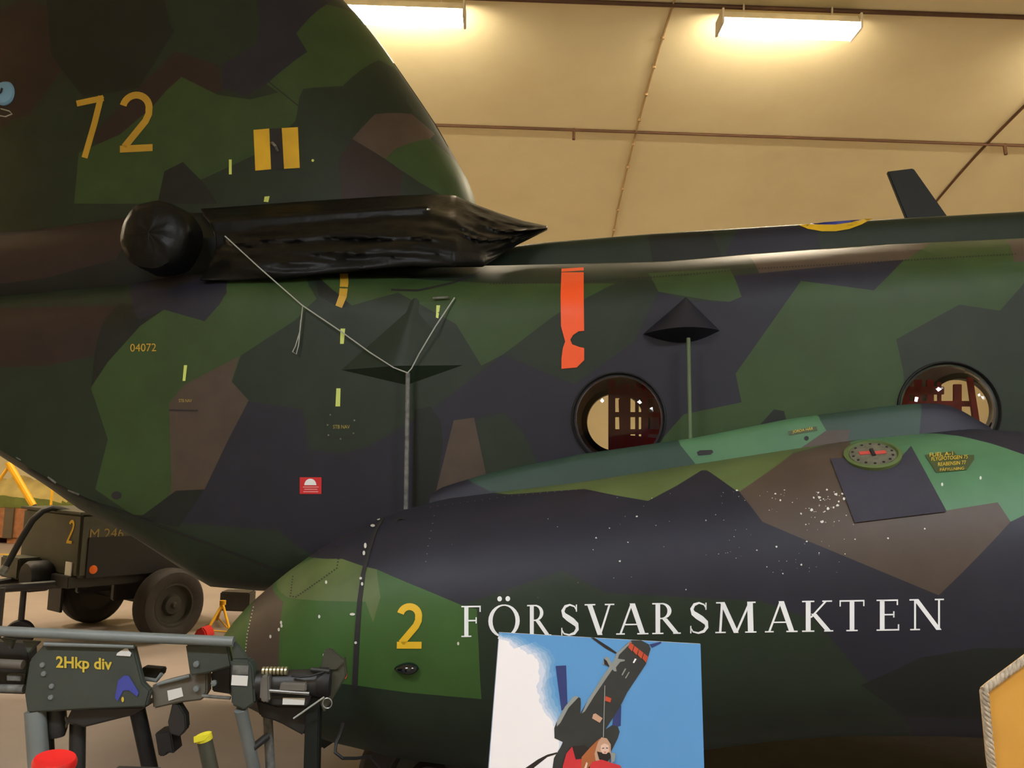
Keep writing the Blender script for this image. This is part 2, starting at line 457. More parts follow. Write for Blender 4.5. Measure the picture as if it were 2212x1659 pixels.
mb = MB(); rows = []
us = [-3.95 + 0.085 * k for k in range(99)] + [4.4 + 0.1 * k for k in range(1, 13)]
for u in us:
    p = fsec(u); k = 1.0
    if u > 4.4: k = math.sqrt(max(0.05, 1 - ((u - 4.4) / 1.25) ** 2))
    full = p + [(2.2 - v, w) for v, w in reversed(p[1:-1])]
    rows.append([(u, 1.1 + (v - 1.1) * k, w * k if u > 4.4 else w) for v, w in full])
mb.loft(rows)
near = lambda c: c.y < 0.57
nearsp = lambda c: c.y < 1.15
far = lambda c: c.y > 1.7
def circ(px, py, v, r, n=36):
    u, w = hv(px, py, v); return [(u + r * math.cos(2 * math.pi * k / n), w + r * math.sin(2 * math.pi * k / n)) for k in range(n)]
WIN = [(1336, 904), (2049, 886)]; WR = 0.226
FARW = [(1330, 912), (2072, 884), (1570, 903), (1800, 895), (1090, 921), (850, 930)]  # all after the first pair are unseen, added to brighten the cabin
extra = [(circ(x, y, 0, WR * 0.9), None, near) for x, y in WIN] + [(circ(x, y, 2.2, 0.235), None, far) for x, y in FARW] + [([(2.75, -0.95), (3.75, -0.95), (3.75, 0.72), (2.75, 0.72)], None, near), ([(2.9, -0.95), (3.9, -0.95), (3.9, 0.72), (2.9, 0.72)], None, far)]  # the rectangles are unseen open doors added to light the seats
FR = [
 ([(-200, 640), (260, 640), (300, 710), (233, 782), (196, 838), (206, 870), (233, 949), (206, 1057), (120, 1200), (-200, 1200)], D_),
 ([(-200, 660), (250, 660), (262, 690), (200, 770), (100, 790), (-200, 800)], DB_),
 ([(255, 655), (354, 669), (304, 703), (233, 782), (196, 838), (205, 760)], K_),
 ([(196, 838), (233, 782), (304, 703), (354, 669), (442, 694), (473, 659), (500, 600), (660, 585), (684, 645), (640, 690), (520, 768), (500, 826), (470, 905), (380, 1060), (300, 1120), (206, 1057), (233, 949), (203, 858)], G_),
 ([(310, 590), (500, 590), (490, 632), (473, 659), (442, 694), (354, 669), (300, 690)], S_),
 ([(516, 770), (500, 824), (537, 865), (490, 956), (442, 1057), (350, 1180), (345, 1110), (371, 1057), (365, 871), (398, 831)], B_),
 ([(537, 867), (600, 876), (655, 885), (668, 972), (740, 978), (790, 967), (865, 925), (930, 887), (1086, 766), (1240, 830), (1370, 738), (1422, 630), (1488, 649), (1576, 652), (1602, 641), (1575, 596), (1950, 552), (1950, 564), (1888, 627), (1730, 607), (1589, 807), (1602, 869), (1477, 895), (1426, 953), (1500, 1100), (900, 1300), (640, 1180), (600, 1145), (470, 1150), (385, 1140), (442, 1057), (490, 956)], S_),
 ([(345, 1110), (300, 1120), (385, 1060), (395, 1130), (600, 1146), (640, 1180), (640, 1330), (400, 1330), (130, 1120)], D_),
 ([(380, 1060), (442, 1057), (385, 1140), (300, 1120)], K_),
 ([(980, 908), (1024, 902), (1049, 1020), (1060, 1120), (930, 1120), (943, 1057)], B_),
 ([(1027, 905), (1088, 892), (1129, 932), (1159, 996), (1170, 1100), (1060, 1110), (1049, 1020)], D_),
 ([(895, 885), (930, 878), (952, 908), (957, 960), (943, 1057), (925, 1110), (890, 1110)], K_),
 ([(1400, 590), (1575, 580), (1602, 641), (1576, 652), (1530, 648), (1422, 630)], G_),
 ([(1730, 607), (1888, 627), (1950, 564), (1960, 530), (2400, 500), (2400, 560), (2212, 612), (2160, 671), (2072, 658), (1936, 733), (1951, 800), (1975, 1100), (1500, 1100), (1426, 953), (1477, 895), (1602, 869), (1589, 807)], G_),
 ([(1640, 590), (1960, 560), (2010, 525), (1620, 556)], B_),
 ([(1426, 953), (1477, 895), (1602, 869), (1662, 884), (1642, 917), (1580, 1000), (1420, 1000)], G_),
 ([(1642, 917), (1672, 884), (1694, 888), (1699, 910), (1700, 960), (1642, 960)], K_),
 ([(2212, 612), (2400, 560), (2400, 1200), (1975, 1100), (1951, 800), (1936, 733), (2072, 658), (2160, 671)], D_),
 ([(2170, 520), (2400, 505), (2400, 560), (2190, 566)], B_),
 ([(682, 600), (760, 590), (760, 650), (740, 668), (690, 640)], K_),
 ([(760, 660), (860, 632), (985, 700), (1040, 790), (1086, 766), (1200, 680), (1330, 612), (1060, 612), (860, 600), (690, 600)], G_),
]
SPN = [
 ([(1605, 470), (1756, 470), (1771, 541), (1560, 562)], S_),
 ([(1395, 480), (1530, 480), (1560, 562), (1410, 572)], K_),
]
def base_fus(c):
    return D_
def filt_side(c): return c.y < 0.575
rg = FR
body_mats = PAL
fus, fus_bvh = painted('fuselage', mb, rg, filt_side, 0.05, body_mats, base_fus, heli, extra=extra + [([hv(x, y, 0.6) for x, y in q], mi, lambda c: 0.57 < c.y < 1.1) for q, mi in SPN], sharp=32)

# pale lining added to bounce cabin light, open at the same windows and doors
LINQ = mat('pale_bounce_lining', (178, 170, 172), 0.85)
rows = []
for k in range(60):
    u = -1.5 + 0.1 * k; p = fsec(u); c0_ = (p[0][1] + ws(u)) / 2
    p = [(v, w) for v, w in p if w < ws(u) + 0.01]
    p = [(max(1.1 + (v - 1.1) * 0.975, 0.03), c0_ + (w - c0_) * 0.97) for v, w in p] + [(0.3, ws(u) - 0.02), (1.1, ws(u) - 0.01)]
    rows.append([(u, v, w) for v, w in p + [(2.2 - v, w) for v, w in reversed(p[1:-1])]])
mb = MB(); mb.grid(rows, True); mb.add(rows[0], [tuple(range(len(rows[0])))])
painted('cabin_lining', mb, [], near, 0.05, [LINQ], 0, heli, extra=extra)  # the pale lining added to bounce light
# --- engine housings at the foot of the pylon
nt_ = curve([(-300, 500), (0, 480), (300, 440), (700, 432), (1000, 428)], 0.35)
nb_ = curve([(-300, 675), (0, 662), (260, 650), (400, 606), (700, 590), (1000, 575)], 0.3)
rows = []
u_n0, u_n1 = -4.1, hv(965, 500, 0.3)[0]
for k in range(40):
    u = u_n0 + (u_n1 - u_n0) * k / 39; t, b = nt_(u), nb_(u) - 0.06
    s = min(1.0, math.sqrt(max(0.0, (u_n1 - u) / 0.6)) * 0.8 + 0.2); c = (t + b) / 2; t, b = c + (t - c) * s, c - (c - b) * s
    v0 = 1.1 - (1.1 - 0.24) * (0.75 + 0.25 * s)
    pr = [(1.1, b), (v0 + 0.25, b), (v0 + 0.08, b + 0.04), (v0 + 0.015, b + 0.14), (v0, b + 0.25), (v0, c + 0.02), (v0 + 0.04, t - 0.2), (v0 + 0.14, t - 0.08), (v0 + 0.3, t), (1.1, t + 0.02)]
    rows.append([(u, v, w) for v, w in pr + [(2.2 - v, w) for v, w in reversed(pr[1:-1])]])
nac, nac_bvh = painted('engine_housing', MB().loft(rows), [([(-200, 440), (330, 430), (250, 560), (100, 600), (-200, 640)], DB_)], lambda c: c.y < 1.1, 0.25, PAL, K_, heli)

# --- tail pylon: a thick airfoil standing on the spine
le = [(1030, 448), (1024, 425), (1012, 392), (985, 345), (940, 266), (890, 192), (830, 105), (780, 42), (745, 5), (700, -50), (620, -160), (520, -300), (400, -470)]
leq = sorted([(hv(x, y, 1.1)[1], hv(x, y, 1.1)[0]) for x, y in le])
rows = []; sT = [0, 0.01, 0.03, 0.06, 0.1, 0.16, 0.24, 0.34, 0.46, 0.6, 0.78, 1.0, 1.3, 1.7, 2.2, 2.8, 3.4]
wl = [1.0 + 0.09 * k for k in range(27)]
for w in wl:
    ul = float(np.interp(w, [a for a, b in leq], [b for a, b in leq])) + (-(0.0))
    if w < leq[0][0]: ul = leq[0][1]
    ch = (ul + 4.9); hw = 0.47
    near_ = []
    for s in sT:
        x = s / 3.4 * ch if s > 1.0 else s * min(1.0, ch / 3.4)
        t = hw * math.sqrt(max(0, 1 - (1 - min(1, x / 0.85)) ** 2.0))
        tail = 1.0 if x < ch * 0.6 else max(0.05, 1 - ((x - ch * 0.6) / (ch * 0.4)) ** 2 * 0.95)
        near_.append((ul - x, 1.1 - t * tail, w))
    rows.append(near_ + [(a, 2.2 - b, c) for a, b, c in reversed(near_[1:])])
PY = [
 ([(-100, 60), (60, 0), (130, 20), (150, 130), (60, 260), (-100, 300)], DB_),
 ([(100, 0), (340, -100), (380, 60), (300, 190), (180, 210), (110, 120)], K_),
 ([(330, 160), (380, 110), (470, 140), (482, 195), (360, 230), (240, 320), (190, 300)], DB_),
 ([(330, -100), (420, -100), (555, 60), (555, 95), (480, 145), (430, 100), (370, 60)], D_),
 ([(360, 195), (392, 166), (470, 205), (540, 215), (650, 190), (640, 260), (560, 330), (430, 390), (330, 440), (160, 440), (170, 330), (260, 290), (330, 230)], G_),
 ([(150, 440), (60, 390), (20, 260), (60, 250), (180, 270), (170, 330), (160, 440)], D_),
 ([(530, -200), (760, -200), (705, 10), (640, 72), (664, 112), (576, 182), (530, 208), (480, 190), (478, 140), (555, 95), (560, 50)], S_),
 ([(705, 10), (760, -40), (860, 100), (820, 130), (740, 186), (655, 192), (640, 226), (576, 182), (664, 112), (640, 72)], G_),
 ([(655, 192), (740, 186), (820, 130), (870, 150), (990, 330), (900, 246), (811, 246), (761, 300), (720, 330), (650, 330), (636, 270)], D_),
 ([(761, 300), (811, 246), (889, 246), (940, 290), (930, 300), (855, 321), (832, 343)], BR and B_),
 ([(761, 300), (832, 343), (870, 370), (860, 440), (740, 440), (730, 350)], DB_),
 ([(832, 343), (855, 321), (930, 300), (1000, 330), (1040, 440), (960, 425), (890, 385)], G_),
 ([(355, 370), (395, 350), (440, 395), (470, 440), (340, 440)], K_),
 ([(560, 330), (650, 290), (730, 340), (740, 440), (480, 440), (470, 400)], D_),
]
pyl, pyl_bvh = painted('tail_pylon', MB().loft(rows), PY, lambda c: c.y < 1.12, 0.65, PAL, D_, heli)
MB().tube([wv(x, y, 1.06) for x, y in ((966, 318), (953, 294), (940, 271), (915, 233), (890, 196), (868, 164), (850, 138))], 0.008, 6).build('leading_edge_strip', BLK, pyl)
for pts in ([(480, 115), (560, 160), (640, 225), (700, 275), (830, 345), (905, 395)],):
    decal('panel_joint', stroke(pts, 2.5), pyl_bvh, SEAM if False else SEAL, pyl, 0.0012, 20, 0.65)

# numbers and marks on the pylon
sev = stroke([(166, 224), (224, 212)], 13) + stroke([(219, 208), (205, 265), (183, 341)], 13)
for q in (sev, two(258, 200, 330, 330, 15, 0.0, -0.05)): decal('tail_digit', q, pyl_bvh, LYEL, pyl, 0.002, 15, 0.65)
st = thing; 
decal('yellow_marking', [[(548, 281), (582, 278), (586, 366), (552, 369)]], pyl_bvh, YEL, pyl, 0.003, 20, 0.65)
decal('yellow_marking', [[(609, 277), (644, 275), (648, 363), (614, 365)]], pyl_bvh, YEL, pyl, 0.003, 20, 0.65)
stp = decal('step_recess', [[(583, 278), (609, 277), (613, 366), (586, 368)]], pyl_bvh, SEAL, pyl, 0.0025, 20, 0.65)
hp = pyl_bvh.ray_cast(EYE, ray(596, 318))[0]
MB().tube([hp + Vector((-0.025, -0.01, 0.02)), hp + Vector((-0.01, -0.04, 0.01)), hp + Vector((0.01, -0.045, -0.01)), hp + Vector((0.015, -0.01, -0.025))], 0.009, 8).build('step_handle', ROD, stp)
for q in (rect(495, 345, 501, 377), [(572, 425), (583, 424), (580, 437), (570, 436)], ell(676, 347, 3, 3, 10)):
    decal('marker_tape', [q], pyl_bvh, TAPE, pyl, 0.003, 0, 0.65)
hp = pyl_bvh.ray_cast(EYE, ray(12, 203))
nn = -ev
bc = MB().lathe(hp[0] + nn * -0.01, nn, [(0.001, 0.0), (0.078, 0.0), (0.08, 0.02), (0.07, 0.035), (0.03, 0.045), (0.001, 0.045)], 32).build('round_cover', LBLUE, pyl)
bc['label'] = 'light blue round cover'
MB().tube([hp[0] + nn * 0.04 + eu * 0.005 + ew * 0.02, hp[0] + nn * 0.042 + ew * -0.005, hp[0] + nn * 0.04 + eu * -0.015 + ew * -0.015], 0.006, 6).build('cover_catch', SEAL, bc)
MB().tube([wv(2, 235, 0.6), wv(20, 240, 0.58), wv(26, 246, 0.6), wv(12, 252, 0.59), wv(0, 250, 0.6)], 0.004, 6).build('cord', WIRE, bc)

# --- blade aerial on the spine
q = [hv(x, y, 1.1) for x, y in ((1915, 372), (1972, 365), (2046, 470), (1958, 478))]
ba = MB().prism([W(a, 1.085, b) for a, b in q], ev * 0.03).build('blade_aerial', KB, heli, 0.006)

# --- national marking wrapped over the spine edge
mk = decal('roundel', [[(1725, 487), (1745, 495), (1775, 500), (1805, 500), (1835, 495), (1862, 485), (1886, 472), (1866, 473), (1840, 481), (1805, 486), (1770, 486), (1745, 485)]], fus_bvh, YEL, fus, 0.003, 10, 0.6)
decal('roundel_field', [[(1745, 485), (1770, 486), (1805, 486), (1840, 481), (1860, 474), (1820, 477), (1780, 480)]], fus_bvh, BLUE, mk, 0.0032, 10, 0.6)

# --- round bubble windows with their frames, and red webbing seats inside
def arcpts(u, w, v, r, n=48): return [W(u + r * math.cos(2 * math.pi * k / n), v, w + r * math.sin(2 * math.pi * k / n)) for k in range(n)]
for i, (x, y) in enumerate(WIN):
    u, w = hv(x, y, 0); rows = []
    prof = [(0.99, 0.012), (1.0, -0.006), (0.99, -0.014), (0.97, -0.017), (0.95, -0.01), (0.93, 0.012)]
    fr = MB(); R = [[arcpts(u, w, v, WR * a)[j] for a, v in prof] for j in range(48)]
    fr.grid(R + [R[0]], True)
    wf = fr.build('bubble_window', BLK, heli); wf['label'] = 'round window in black rubber'
    rows = []
    for k in range(15):
        q = (k / 14) ** 0.6; rows.append(arcpts(u, w, -0.006 - 0.075 * (1 - q ** 3.2), max(0.0005, WR * 0.962 * q)))
    MB().grid(rows, True).build('pane', GLASS, wf, sharp=0)
for i, (x, y) in enumerate(FARW):
    u, w = hv(x, y, 2.2)
    fr = MB(); R = [[p for p in (arcpts(u, w, 2.16, 0.21)[j], arcpts(u, w, 2.24, 0.21)[j], arcpts(u, w, 2.24, 0.25)[j], arcpts(u, w, 2.16, 0.25)[j])] for j in range(48)]
    fr.grid(R + [R[0]], True).build('far_window', BLK, heli)
LIN = mat('cabin_lining', (90, 80, 80), 0.8)
cf = MB(); cf.box(W(0.9, 1.1, -0.62), (eu, ev, ew), (2.6, 1.04, 0.02)); cf.build('cabin_floor', LIN, heli)
def seat(pxv, pxh, solid, v, nm='web_seat'):
    mb = MB()
    for x0, x1, y0, y1 in pxv + pxh:
        mb.prism([wv(a, b, v) for a, b in ((x0, y0), (x1, y0), (x1, y1), (x0, y1))], ev * 0.02)
    for q in solid: mb.prism([wv(a, b, v - 0.04) for a, b in q], ev * 0.03)
    o = mb.build(nm, REDW, heli, 0.003); o['label'] = 'dark red webbing seat seen through the window'; return o
seat([(1314, 1329, 820, 1000), (1338, 1362, 830, 990), (1372, 1380, 830, 990), (1385, 1400, 830, 990), (1424, 1452, 830, 990)],
     [(1316, 1460, 838, 860), (1316, 1460, 890, 901), (1316, 1460, 927, 938)], [[(1316, 936), (1380, 942), (1450, 950), (1450, 1010), (1318, 1010)], [(1336, 862), (1346, 862), (1348, 930), (1338, 930)]], 1.95)
seat([(1945, 1965, 830, 960), (1975, 1992, 820, 960), (2002, 2018, 820, 960), (2060, 2078, 830, 960), (2026, 2034, 825, 950)],
     [(1940, 2040, 835, 852), (1940, 2100, 866, 878), (1940, 2060, 905, 930)], [[(2090, 815), (2102, 815), (2120, 930), (2106, 930)]], 1.95)

# --- orange tape down the side
tp = [(1213, 582), (1261, 579), (1261, 640), (1262, 715), (1250, 716), (1238, 724), (1232, 734), (1236, 744), (1252, 750), (1262, 752), (1262, 778), (1246, 794), (1213, 797), (1213, 775), (1216, 752), (1221, 738), (1218, 727), (1212, 705), (1211, 640)]
ot = decal('orange_tape', [tp], fus_bvh, ORG, fus, 0.004, 14, 0.0); ot['label'] = 'torn orange tape strip'
# --- small marks
for q in ([(398, 789), (405, 789), (401, 823), (395, 823)], [(736, 710), (746, 710), (743, 743), (735, 743)], [(727, 839), (736, 839), (735, 878), (725, 878)], [(943, 660), (951, 660), (947, 688), (942, 686)]):
    decal('marker_tape', [q], fus_bvh, TAPE, fus, 0.003, 0, 0.0)
decal('yellow_curved_mark', stroke([(743, 592), (744, 610), (741, 640), (732, 663)], [18, 18, 17, 15]), fus_bvh, LYEL, fus, 0.003, 12, 0.0)
decal('serial_number', text_polys('04072', 282, 743, 338, 760, -0.02), fus_bvh, LYEL, fus, 0.003, 0, 0.0)
LETY = mat('small_yellow_lettering', (170, 150, 70), 0.6)
for x0, y0, lab in ((700, 878, 'STB NAV'), (366, 832, 'STB NAV')):
    p = decal('access_panel', stroke([(x0 + 2, y0 + 8), (x0 + 2, y0 + 64)], 2) + stroke([(x0 + 68, y0 + 8), (x0 + 68, y0 + 66)], 2) + stroke([(x0, y0 + 66), (x0 + 66, y0 + 67)], 3.2), fus_bvh, SEAL, fus, 0.002, 0, 0.0) if x0 > 500 else decal('access_panel', stroke([(x0, 886), (x0 + 62, 887)], 3.2), fus_bvh, SEAL, fus, 0.002, 0, 0.0)
    if x0 > 500: decal('panel_lettering', text_polys(lab, 720, 918, 756, 926), fus_bvh, LETY, p, 0.003, 0, 0.0)
    else: decal('panel_lettering', text_polys(lab, 387, 862, 415, 869), fus_bvh, LETY, p, 0.003, 0, 0.0)
    if x0 > 500:
        for a, b in ((14, 18), (8, 40), (66, 30), (64, 58), (10, 62), (36, 70)): decal('panel_bolt', [ell(x0 + a, y0 + b, 2, 2, 8)], fus_bvh, ROD, p, 0.003, 0, 0.0)
rs = decal('warning_sticker', [rect(648, 1031, 695, 1067)], fus_bvh, RED, fus, 0.003, 10, 0.0); rs['label'] = 'red sticker with white dome'
decal('sticker_emblem', [ell(671, 1048, 13, 14, 14, math.pi, 2 * math.pi - 0.0001)], fus_bvh, WHT, rs, 0.004, 0, 0.0)
PINK = mat('sticker_small_print', (226, 150, 150), 0.6)
decal('sticker_print', [rect(655, 1051, 689, 1053), rect(658, 1056, 686, 1058), rect(656, 1061, 688, 1063)], fus_bvh, PINK, rs, 0.004, 0, 0.0)
# row of rivets along the shoulder and a lap joint
RIV = mat('rivet_heads', (58, 56, 46), 0.5)
def rivets(name, pts, bvh, parent, step=7, r=1.6, m=RIV, vdef=0):
    pl = []
    for (x0, y0), (x1, y1) in zip(pts[:-1], pts[1:]):
        n = max(1, int(math.hypot(x1 - x0, y1 - y0) / step))
        for k in range(n):
            t = k / n; pl.append(ell(x0 + (x1 - x0) * t, y0 + (y1 - y0) * t, r, r * 0.8, 6))
    return tag(decal(name, pl, bvh, m, parent, 0.002, 0, vdef), kind='stuff')
rivets('rivet_row', [(1060, 614), (1257, 609), (1439, 597), (1620, 582), (1877, 567), (2200, 549)], fus_bvh, fus, 6.5, 1.7, SEAL)
rivets('rivet_row', [(1474, 575), (1478, 640)], fus_bvh, fus, 7, 1.5)
decal('panel_joint', stroke([(1037, 588), (980, 611), (902, 628), (845, 626)], 4), fus_bvh, SEAL, fus, 0.002, 15)
rivets('rivet_row', [(455, 1050), (560, 1052)], fus_bvh, fus, 10, 2.2, SEAL)
sm = decal('chine_joint', stroke([(60, 1012), (102, 1036), (196, 1084), (254, 1101), (368, 1144), (491, 1189), (614, 1238)], 4), fus_bvh, SEAL, fus, 0.003, 20)
for q in (stroke([(104, 1030), (122, 1043)], 4), stroke([(148, 1058), (172, 1068)], 3.5), stroke([(36, 988), (46, 994)], 2.5)): decal('scuff', q, fus_bvh, ROD, fus, 0.004, 0)
decal('handling_mark', [ell(252, 1070, 11, 9, 12)], fus_bvh, SEAL, fus, 0.002, 0)

# --- two fairings with rods
def fairing(name, A, Lp, Rp, B, P, m, sharp):
    a, l, r, b = [Vector((hv(*q, 0)[0], 0, hv(*q, 0)[1])) for q in (A, Lp, Rp, B)]
    rows = []; n = 16
    def row(t, top):                      # from apex to rim
        lo = a.lerp(l, t); hi = a.lerp(r, t); out = []
        for k in range(n + 1):
            s = k / n; p = lo.lerp(hi, s)
            bulge = (1 - abs(2 * s - 1)) if sharp else math.sin(math.pi * s) ** 0.8
            out.append((p.x, 0.012 - P * bulge * t ** (1.0 if sharp else 0.8), p.z))
        return out
    for t in [0.02] + [j / 10 for j in range(1, 11)]: rows.append(row(t, 1))
    rim = rows[-1]
    for t in (0.3, 0.65, 1.0):
        out = []
        for k in range(n + 1):
            s = k / n; e = l.lerp(r, s); drop = (b - l.lerp(r, 0.5)) * ((1 - abs(2 * s - 1)) if sharp else math.sin(math.pi * s))
            tgt = e + drop; q = Vector(rim[k]).lerp(Vector((tgt.x, 0.012, tgt.z)), t); out.append(tuple(q))
        rows.append(out)
    o = MB().grid([[W(*p) for p in r_] for r_ in rows]).build(name, m, heli, sharp=28)
    return o, W(*rim[n // 2])
f1, m1 = fairing('aerial_fairing', (896, 640), (716, 800), (1022, 788), (880, 838), 0.085, [MATS['dark_green_paint']], True)
f2, m2 = fairing('aerial_fairing', (1482, 640), (1386, 722), (1558, 714), (1476, 742), 0.16, [SL], False)
m1 = wv(881, 806, -0.075); m2 = wv(1487, 730, -0.12)
MB().tube([m1, wv(879, 950, -0.08), wv(877, 1100, -0.09)], 0.0115, 10).build('aerial_post', ROD, heli)
MB().tube([m2, wv(1489, 840, -0.12), wv(1491, 948, -0.12)], 0.0095, 10).build('aerial_post', GROD, heli)
MB().tube([wv(486, 510, -0.02), wv(560, 578, -0.04), wv(652, 659, -0.05), wv(738, 717, -0.06), wv(800, 762, -0.07), wv(850, 794, -0.075), m1 + Vector((0, -0.01, 0))], 0.0035, 6).build('aerial_wire', WIRE, heli)
MB().tube([m1 + Vector((0, -0.01, 0)), wv(889, 796, -0.08), wv(905, 765, -0.08), wv(940, 706, -0.05), wv(982, 643, 0.0)], 0.0035, 6).build('aerial_wire', WIRE, heli)
MB().tube([wv(654, 660, -0.025), wv(648, 715, -0.03), wv(638, 748, -0.03), wv(632, 760, -0.03), wv(640, 765, -0.03), wv(645, 745, -0.03), wv(650, 690, -0.03)], 0.0028, 6).build('loose_cord', WIRE, heli)
MB().tube([wv(935, 644, -0.004), wv(968, 642, -0.004)], 0.005, 6).build('cable_clip', ROD, heli)

# --- sponson: the big fuel pod beside the cabin
CV, HWV = -0.52, 0.52
stp_ = curve([(486, 1405), (492, 1380), (520, 1340), (560, 1296), (610, 1252), (660, 1213), (720, 1172), (780, 1139), (860, 1105), (960, 1078), (1100, 1060), (1250, 1042), (1500, 1003), (1700, 972), (1850, 950), (1980, 938), (2090, 927), (2212, 934), (2400, 962)], CV)
sbt_ = curve([(486, 1440), (495, 1465), (560, 1512), (640, 1545), (700, 1566), (780, 1590), (900, 1621), (1055, 1642), (1250, 1634), (1400, 1617), (1520, 1602), (1650, 1585), (1800, 1574), (2000, 1574), (2140, 1580), (2400, 1600)], CV)
uT = hv(486, 1420, CV)[0]; rows = []
spus = [uT + 0.004, uT + 0.02, uT + 0.05] + [uT + 0.05 + 0.06 * k for k in range(1, 96)]
uE = spus[-1]
for u in spus:
    t, b = stp_(min(u, stp_.u1)), sbt_(min(u, stp_.u1)); c, h = (t + b) / 2, (t - b) / 2
    if u > 2.6:
        k = math.sqrt(max(0.03, 1 - ((u - 2.6) / (uE - 2.6 + 0.01)) ** 2)); h *= k
    hw = HWV * min(1.0, (h / 0.42)) ** 0.75
    row = []
    for k in range(64):
        a = 2 * math.pi * k / 64; ca, sa = math.cos(a), math.sin(a); n = 2.25
        row.append((u, CV + hw * math.copysign(abs(ca) ** (2 / n), ca), c + h * math.copysign(abs(sa) ** (2 / n), sa)))
    rows.append(row)
SP = [
 ([(430, 1300), (548, 1300), (540, 1345), (530, 1420), (525, 1520), (430, 1520)], P_),
 ([(548, 1300), (600, 1240), (612, 1300), (605, 1360), (603, 1450), (590, 1540), (525, 1520), (530, 1420), (540, 1345)], B_),
 ([(600, 1240), (640, 1200), (679, 1205), (739, 1207), (782, 1222), (814, 1230), (918, 1274), (997, 1307), (1030, 1316), (1034, 1400), (1040, 1510), (880, 1496), (780, 1482), (603, 1452), (605, 1360), (612, 1300)], P_),
 ([(610, 1236), (679, 1205), (739, 1207), (782, 1222), (814, 1230), (822, 1290), (806, 1345), (790, 1300), (620, 1290)], L_),
 ([(997, 1307), (1215, 1233), (1310, 1281), (1640, 1298), (1760, 1340), (1786, 1369), (1889, 1489), (1960, 1560), (2000, 1660), (430, 1700), (430, 1520), (590, 1540), (603, 1452), (780, 1482), (880, 1496), (1040, 1510), (1034, 1400), (1030, 1316)], D_),
 ([(1860, 1480), (1990, 1420), (2110, 1400), (2300, 1400), (2300, 1560), (1960, 1550)], K_),
 ([(1040, 1062), (1260, 1038), (1520, 995), (1530, 1015), (1515, 1016), (1460, 1050), (1400, 1082), (1330, 1070), (1262, 1056), (1100, 1068)], L_),
 ([(1480, 1006), (1712, 965), (1800, 950), (1785, 975), (1712, 979), (1602, 1062), (1590, 1060), (1521, 1012)], TG and L_),
 ([(1597, 1062), (1712, 979), (1830, 948), (1900, 940), (2040, 1103), (2155, 1085), (2183, 1127), (2028, 1286), (1722, 1159), (1647, 1127)], B_),
 ([(1822, 1000), (1835, 955), (1900, 938), (1983, 935), (2073, 942), (2140, 958), (2212, 982), (2400, 1040), (2400, 1090), (2212, 1113), (2183, 1127), (2155, 1085), (2042, 1103), (1950, 1040)], T_),
]
spo, spo_bvh = painted('sponson', MB().loft(rows), SP, lambda c: True, CV, PAL, S_, heli)
# fillet plate between the pod and the cabin
ftop = [(930, 1068), (960, 1051), (1060, 1021), (1250, 982), (1500, 946), (1700, 906), (1900, 879), (1985, 872), (2030, 873), (2060, 880), (2100, 903), (2140, 926)]
FV = -0.34
fc = curve(ftop, FV + 0.04); rows = []
uf = [hv(*ftop[0], FV)[0] + (hv(*ftop[-1], FV)[0] - hv(*ftop[0], FV)[0]) * k / 50 for k in range(51)]
for u in uf:
    t = fc(u); b = min(stp_(u) - 0.10, t - 0.04)
    rows.append([(u, FV - 0.07, b)] + [(u, FV - 0.07 + 0.05 * j / 5, b + (t - 0.03 - b) * j / 5) for j in range(1, 6)] + [(u, FV - 0.008, t - 0.012), (u, FV + 0.02, t), (u, FV + 0.15, t + 0.004), (u, 0.0, t + 0.004), (u, 0.02, t), (u, 0.02, b)])
FP = [
 ([(900, 1040), (1005, 1034), (1040, 1050), (1075, 1062), (900, 1090)], S_),
 ([(1005, 1034), (1030, 1020), (1250, 970), (1462, 940), (1470, 962), (1503, 1003), (1060, 1062)], TD_),
 ([(1462, 940), (1700, 895), (1765, 880), (1772, 908), (1785, 930), (1740, 980), (1503, 1003), (1470, 962)], T_),
 ([(1785, 930), (1836, 928), (1830, 960), (1712, 980)], B_),
 ([(1765, 880), (1992, 860), (1985, 945), (1840, 960), (1836, 928), (1785, 930)], TD_),
 ([(1992, 860), (2160, 900), (2160, 960), (1985, 945)], S_),
]
fai, fai_bvh = painted('sponson_fillet', MB().loft(rows), FP, lambda c: True, FV, PAL, TD_, heli)
decal('slot', [[(1505, 977), (1512, 973), (1538, 972), (1541, 977), (1535, 982), (1508, 984)]], fai_bvh, SEAL, fai, 0.002, 0, FV)
decal('earthing_hole', [ell(1742, 947, 5, 5, 12)], fai_bvh, SEAL, fai, 0.002, 0, FV)
PLQ = mat('label_ground', (58, 70, 34), 0.6); PLT = mat('label_yellow', (210, 180, 60), 0.6)
el_ = decal('earthing_label', [[(1702, 932), (1763, 921), (1766, 930), (1705, 941)]], fai_bvh, PLQ, fai, 0.002, 0, FV)
decal('label_lettering', text_polys('JORDA HÄR', 1712, 929, 1756, 938, -0.17), fai_bvh, PLT, el_, 0.004, 0, FV)
for src in (spo, fai):                    # the same pod on the far side, unseen, added to darken the floor
    me = src.data.copy(); off = root_loc(src)
    for v in me.vertices:
        q = v.co + off; v.co = q + ev * (2 * (1.1 - L(q).y)) - off
    me.flip_normals()
    o = bpy.data.objects.new(src.name, me); COL.objects.link(o); o.parent = heli  # added far-side copy, bears the near pod's name
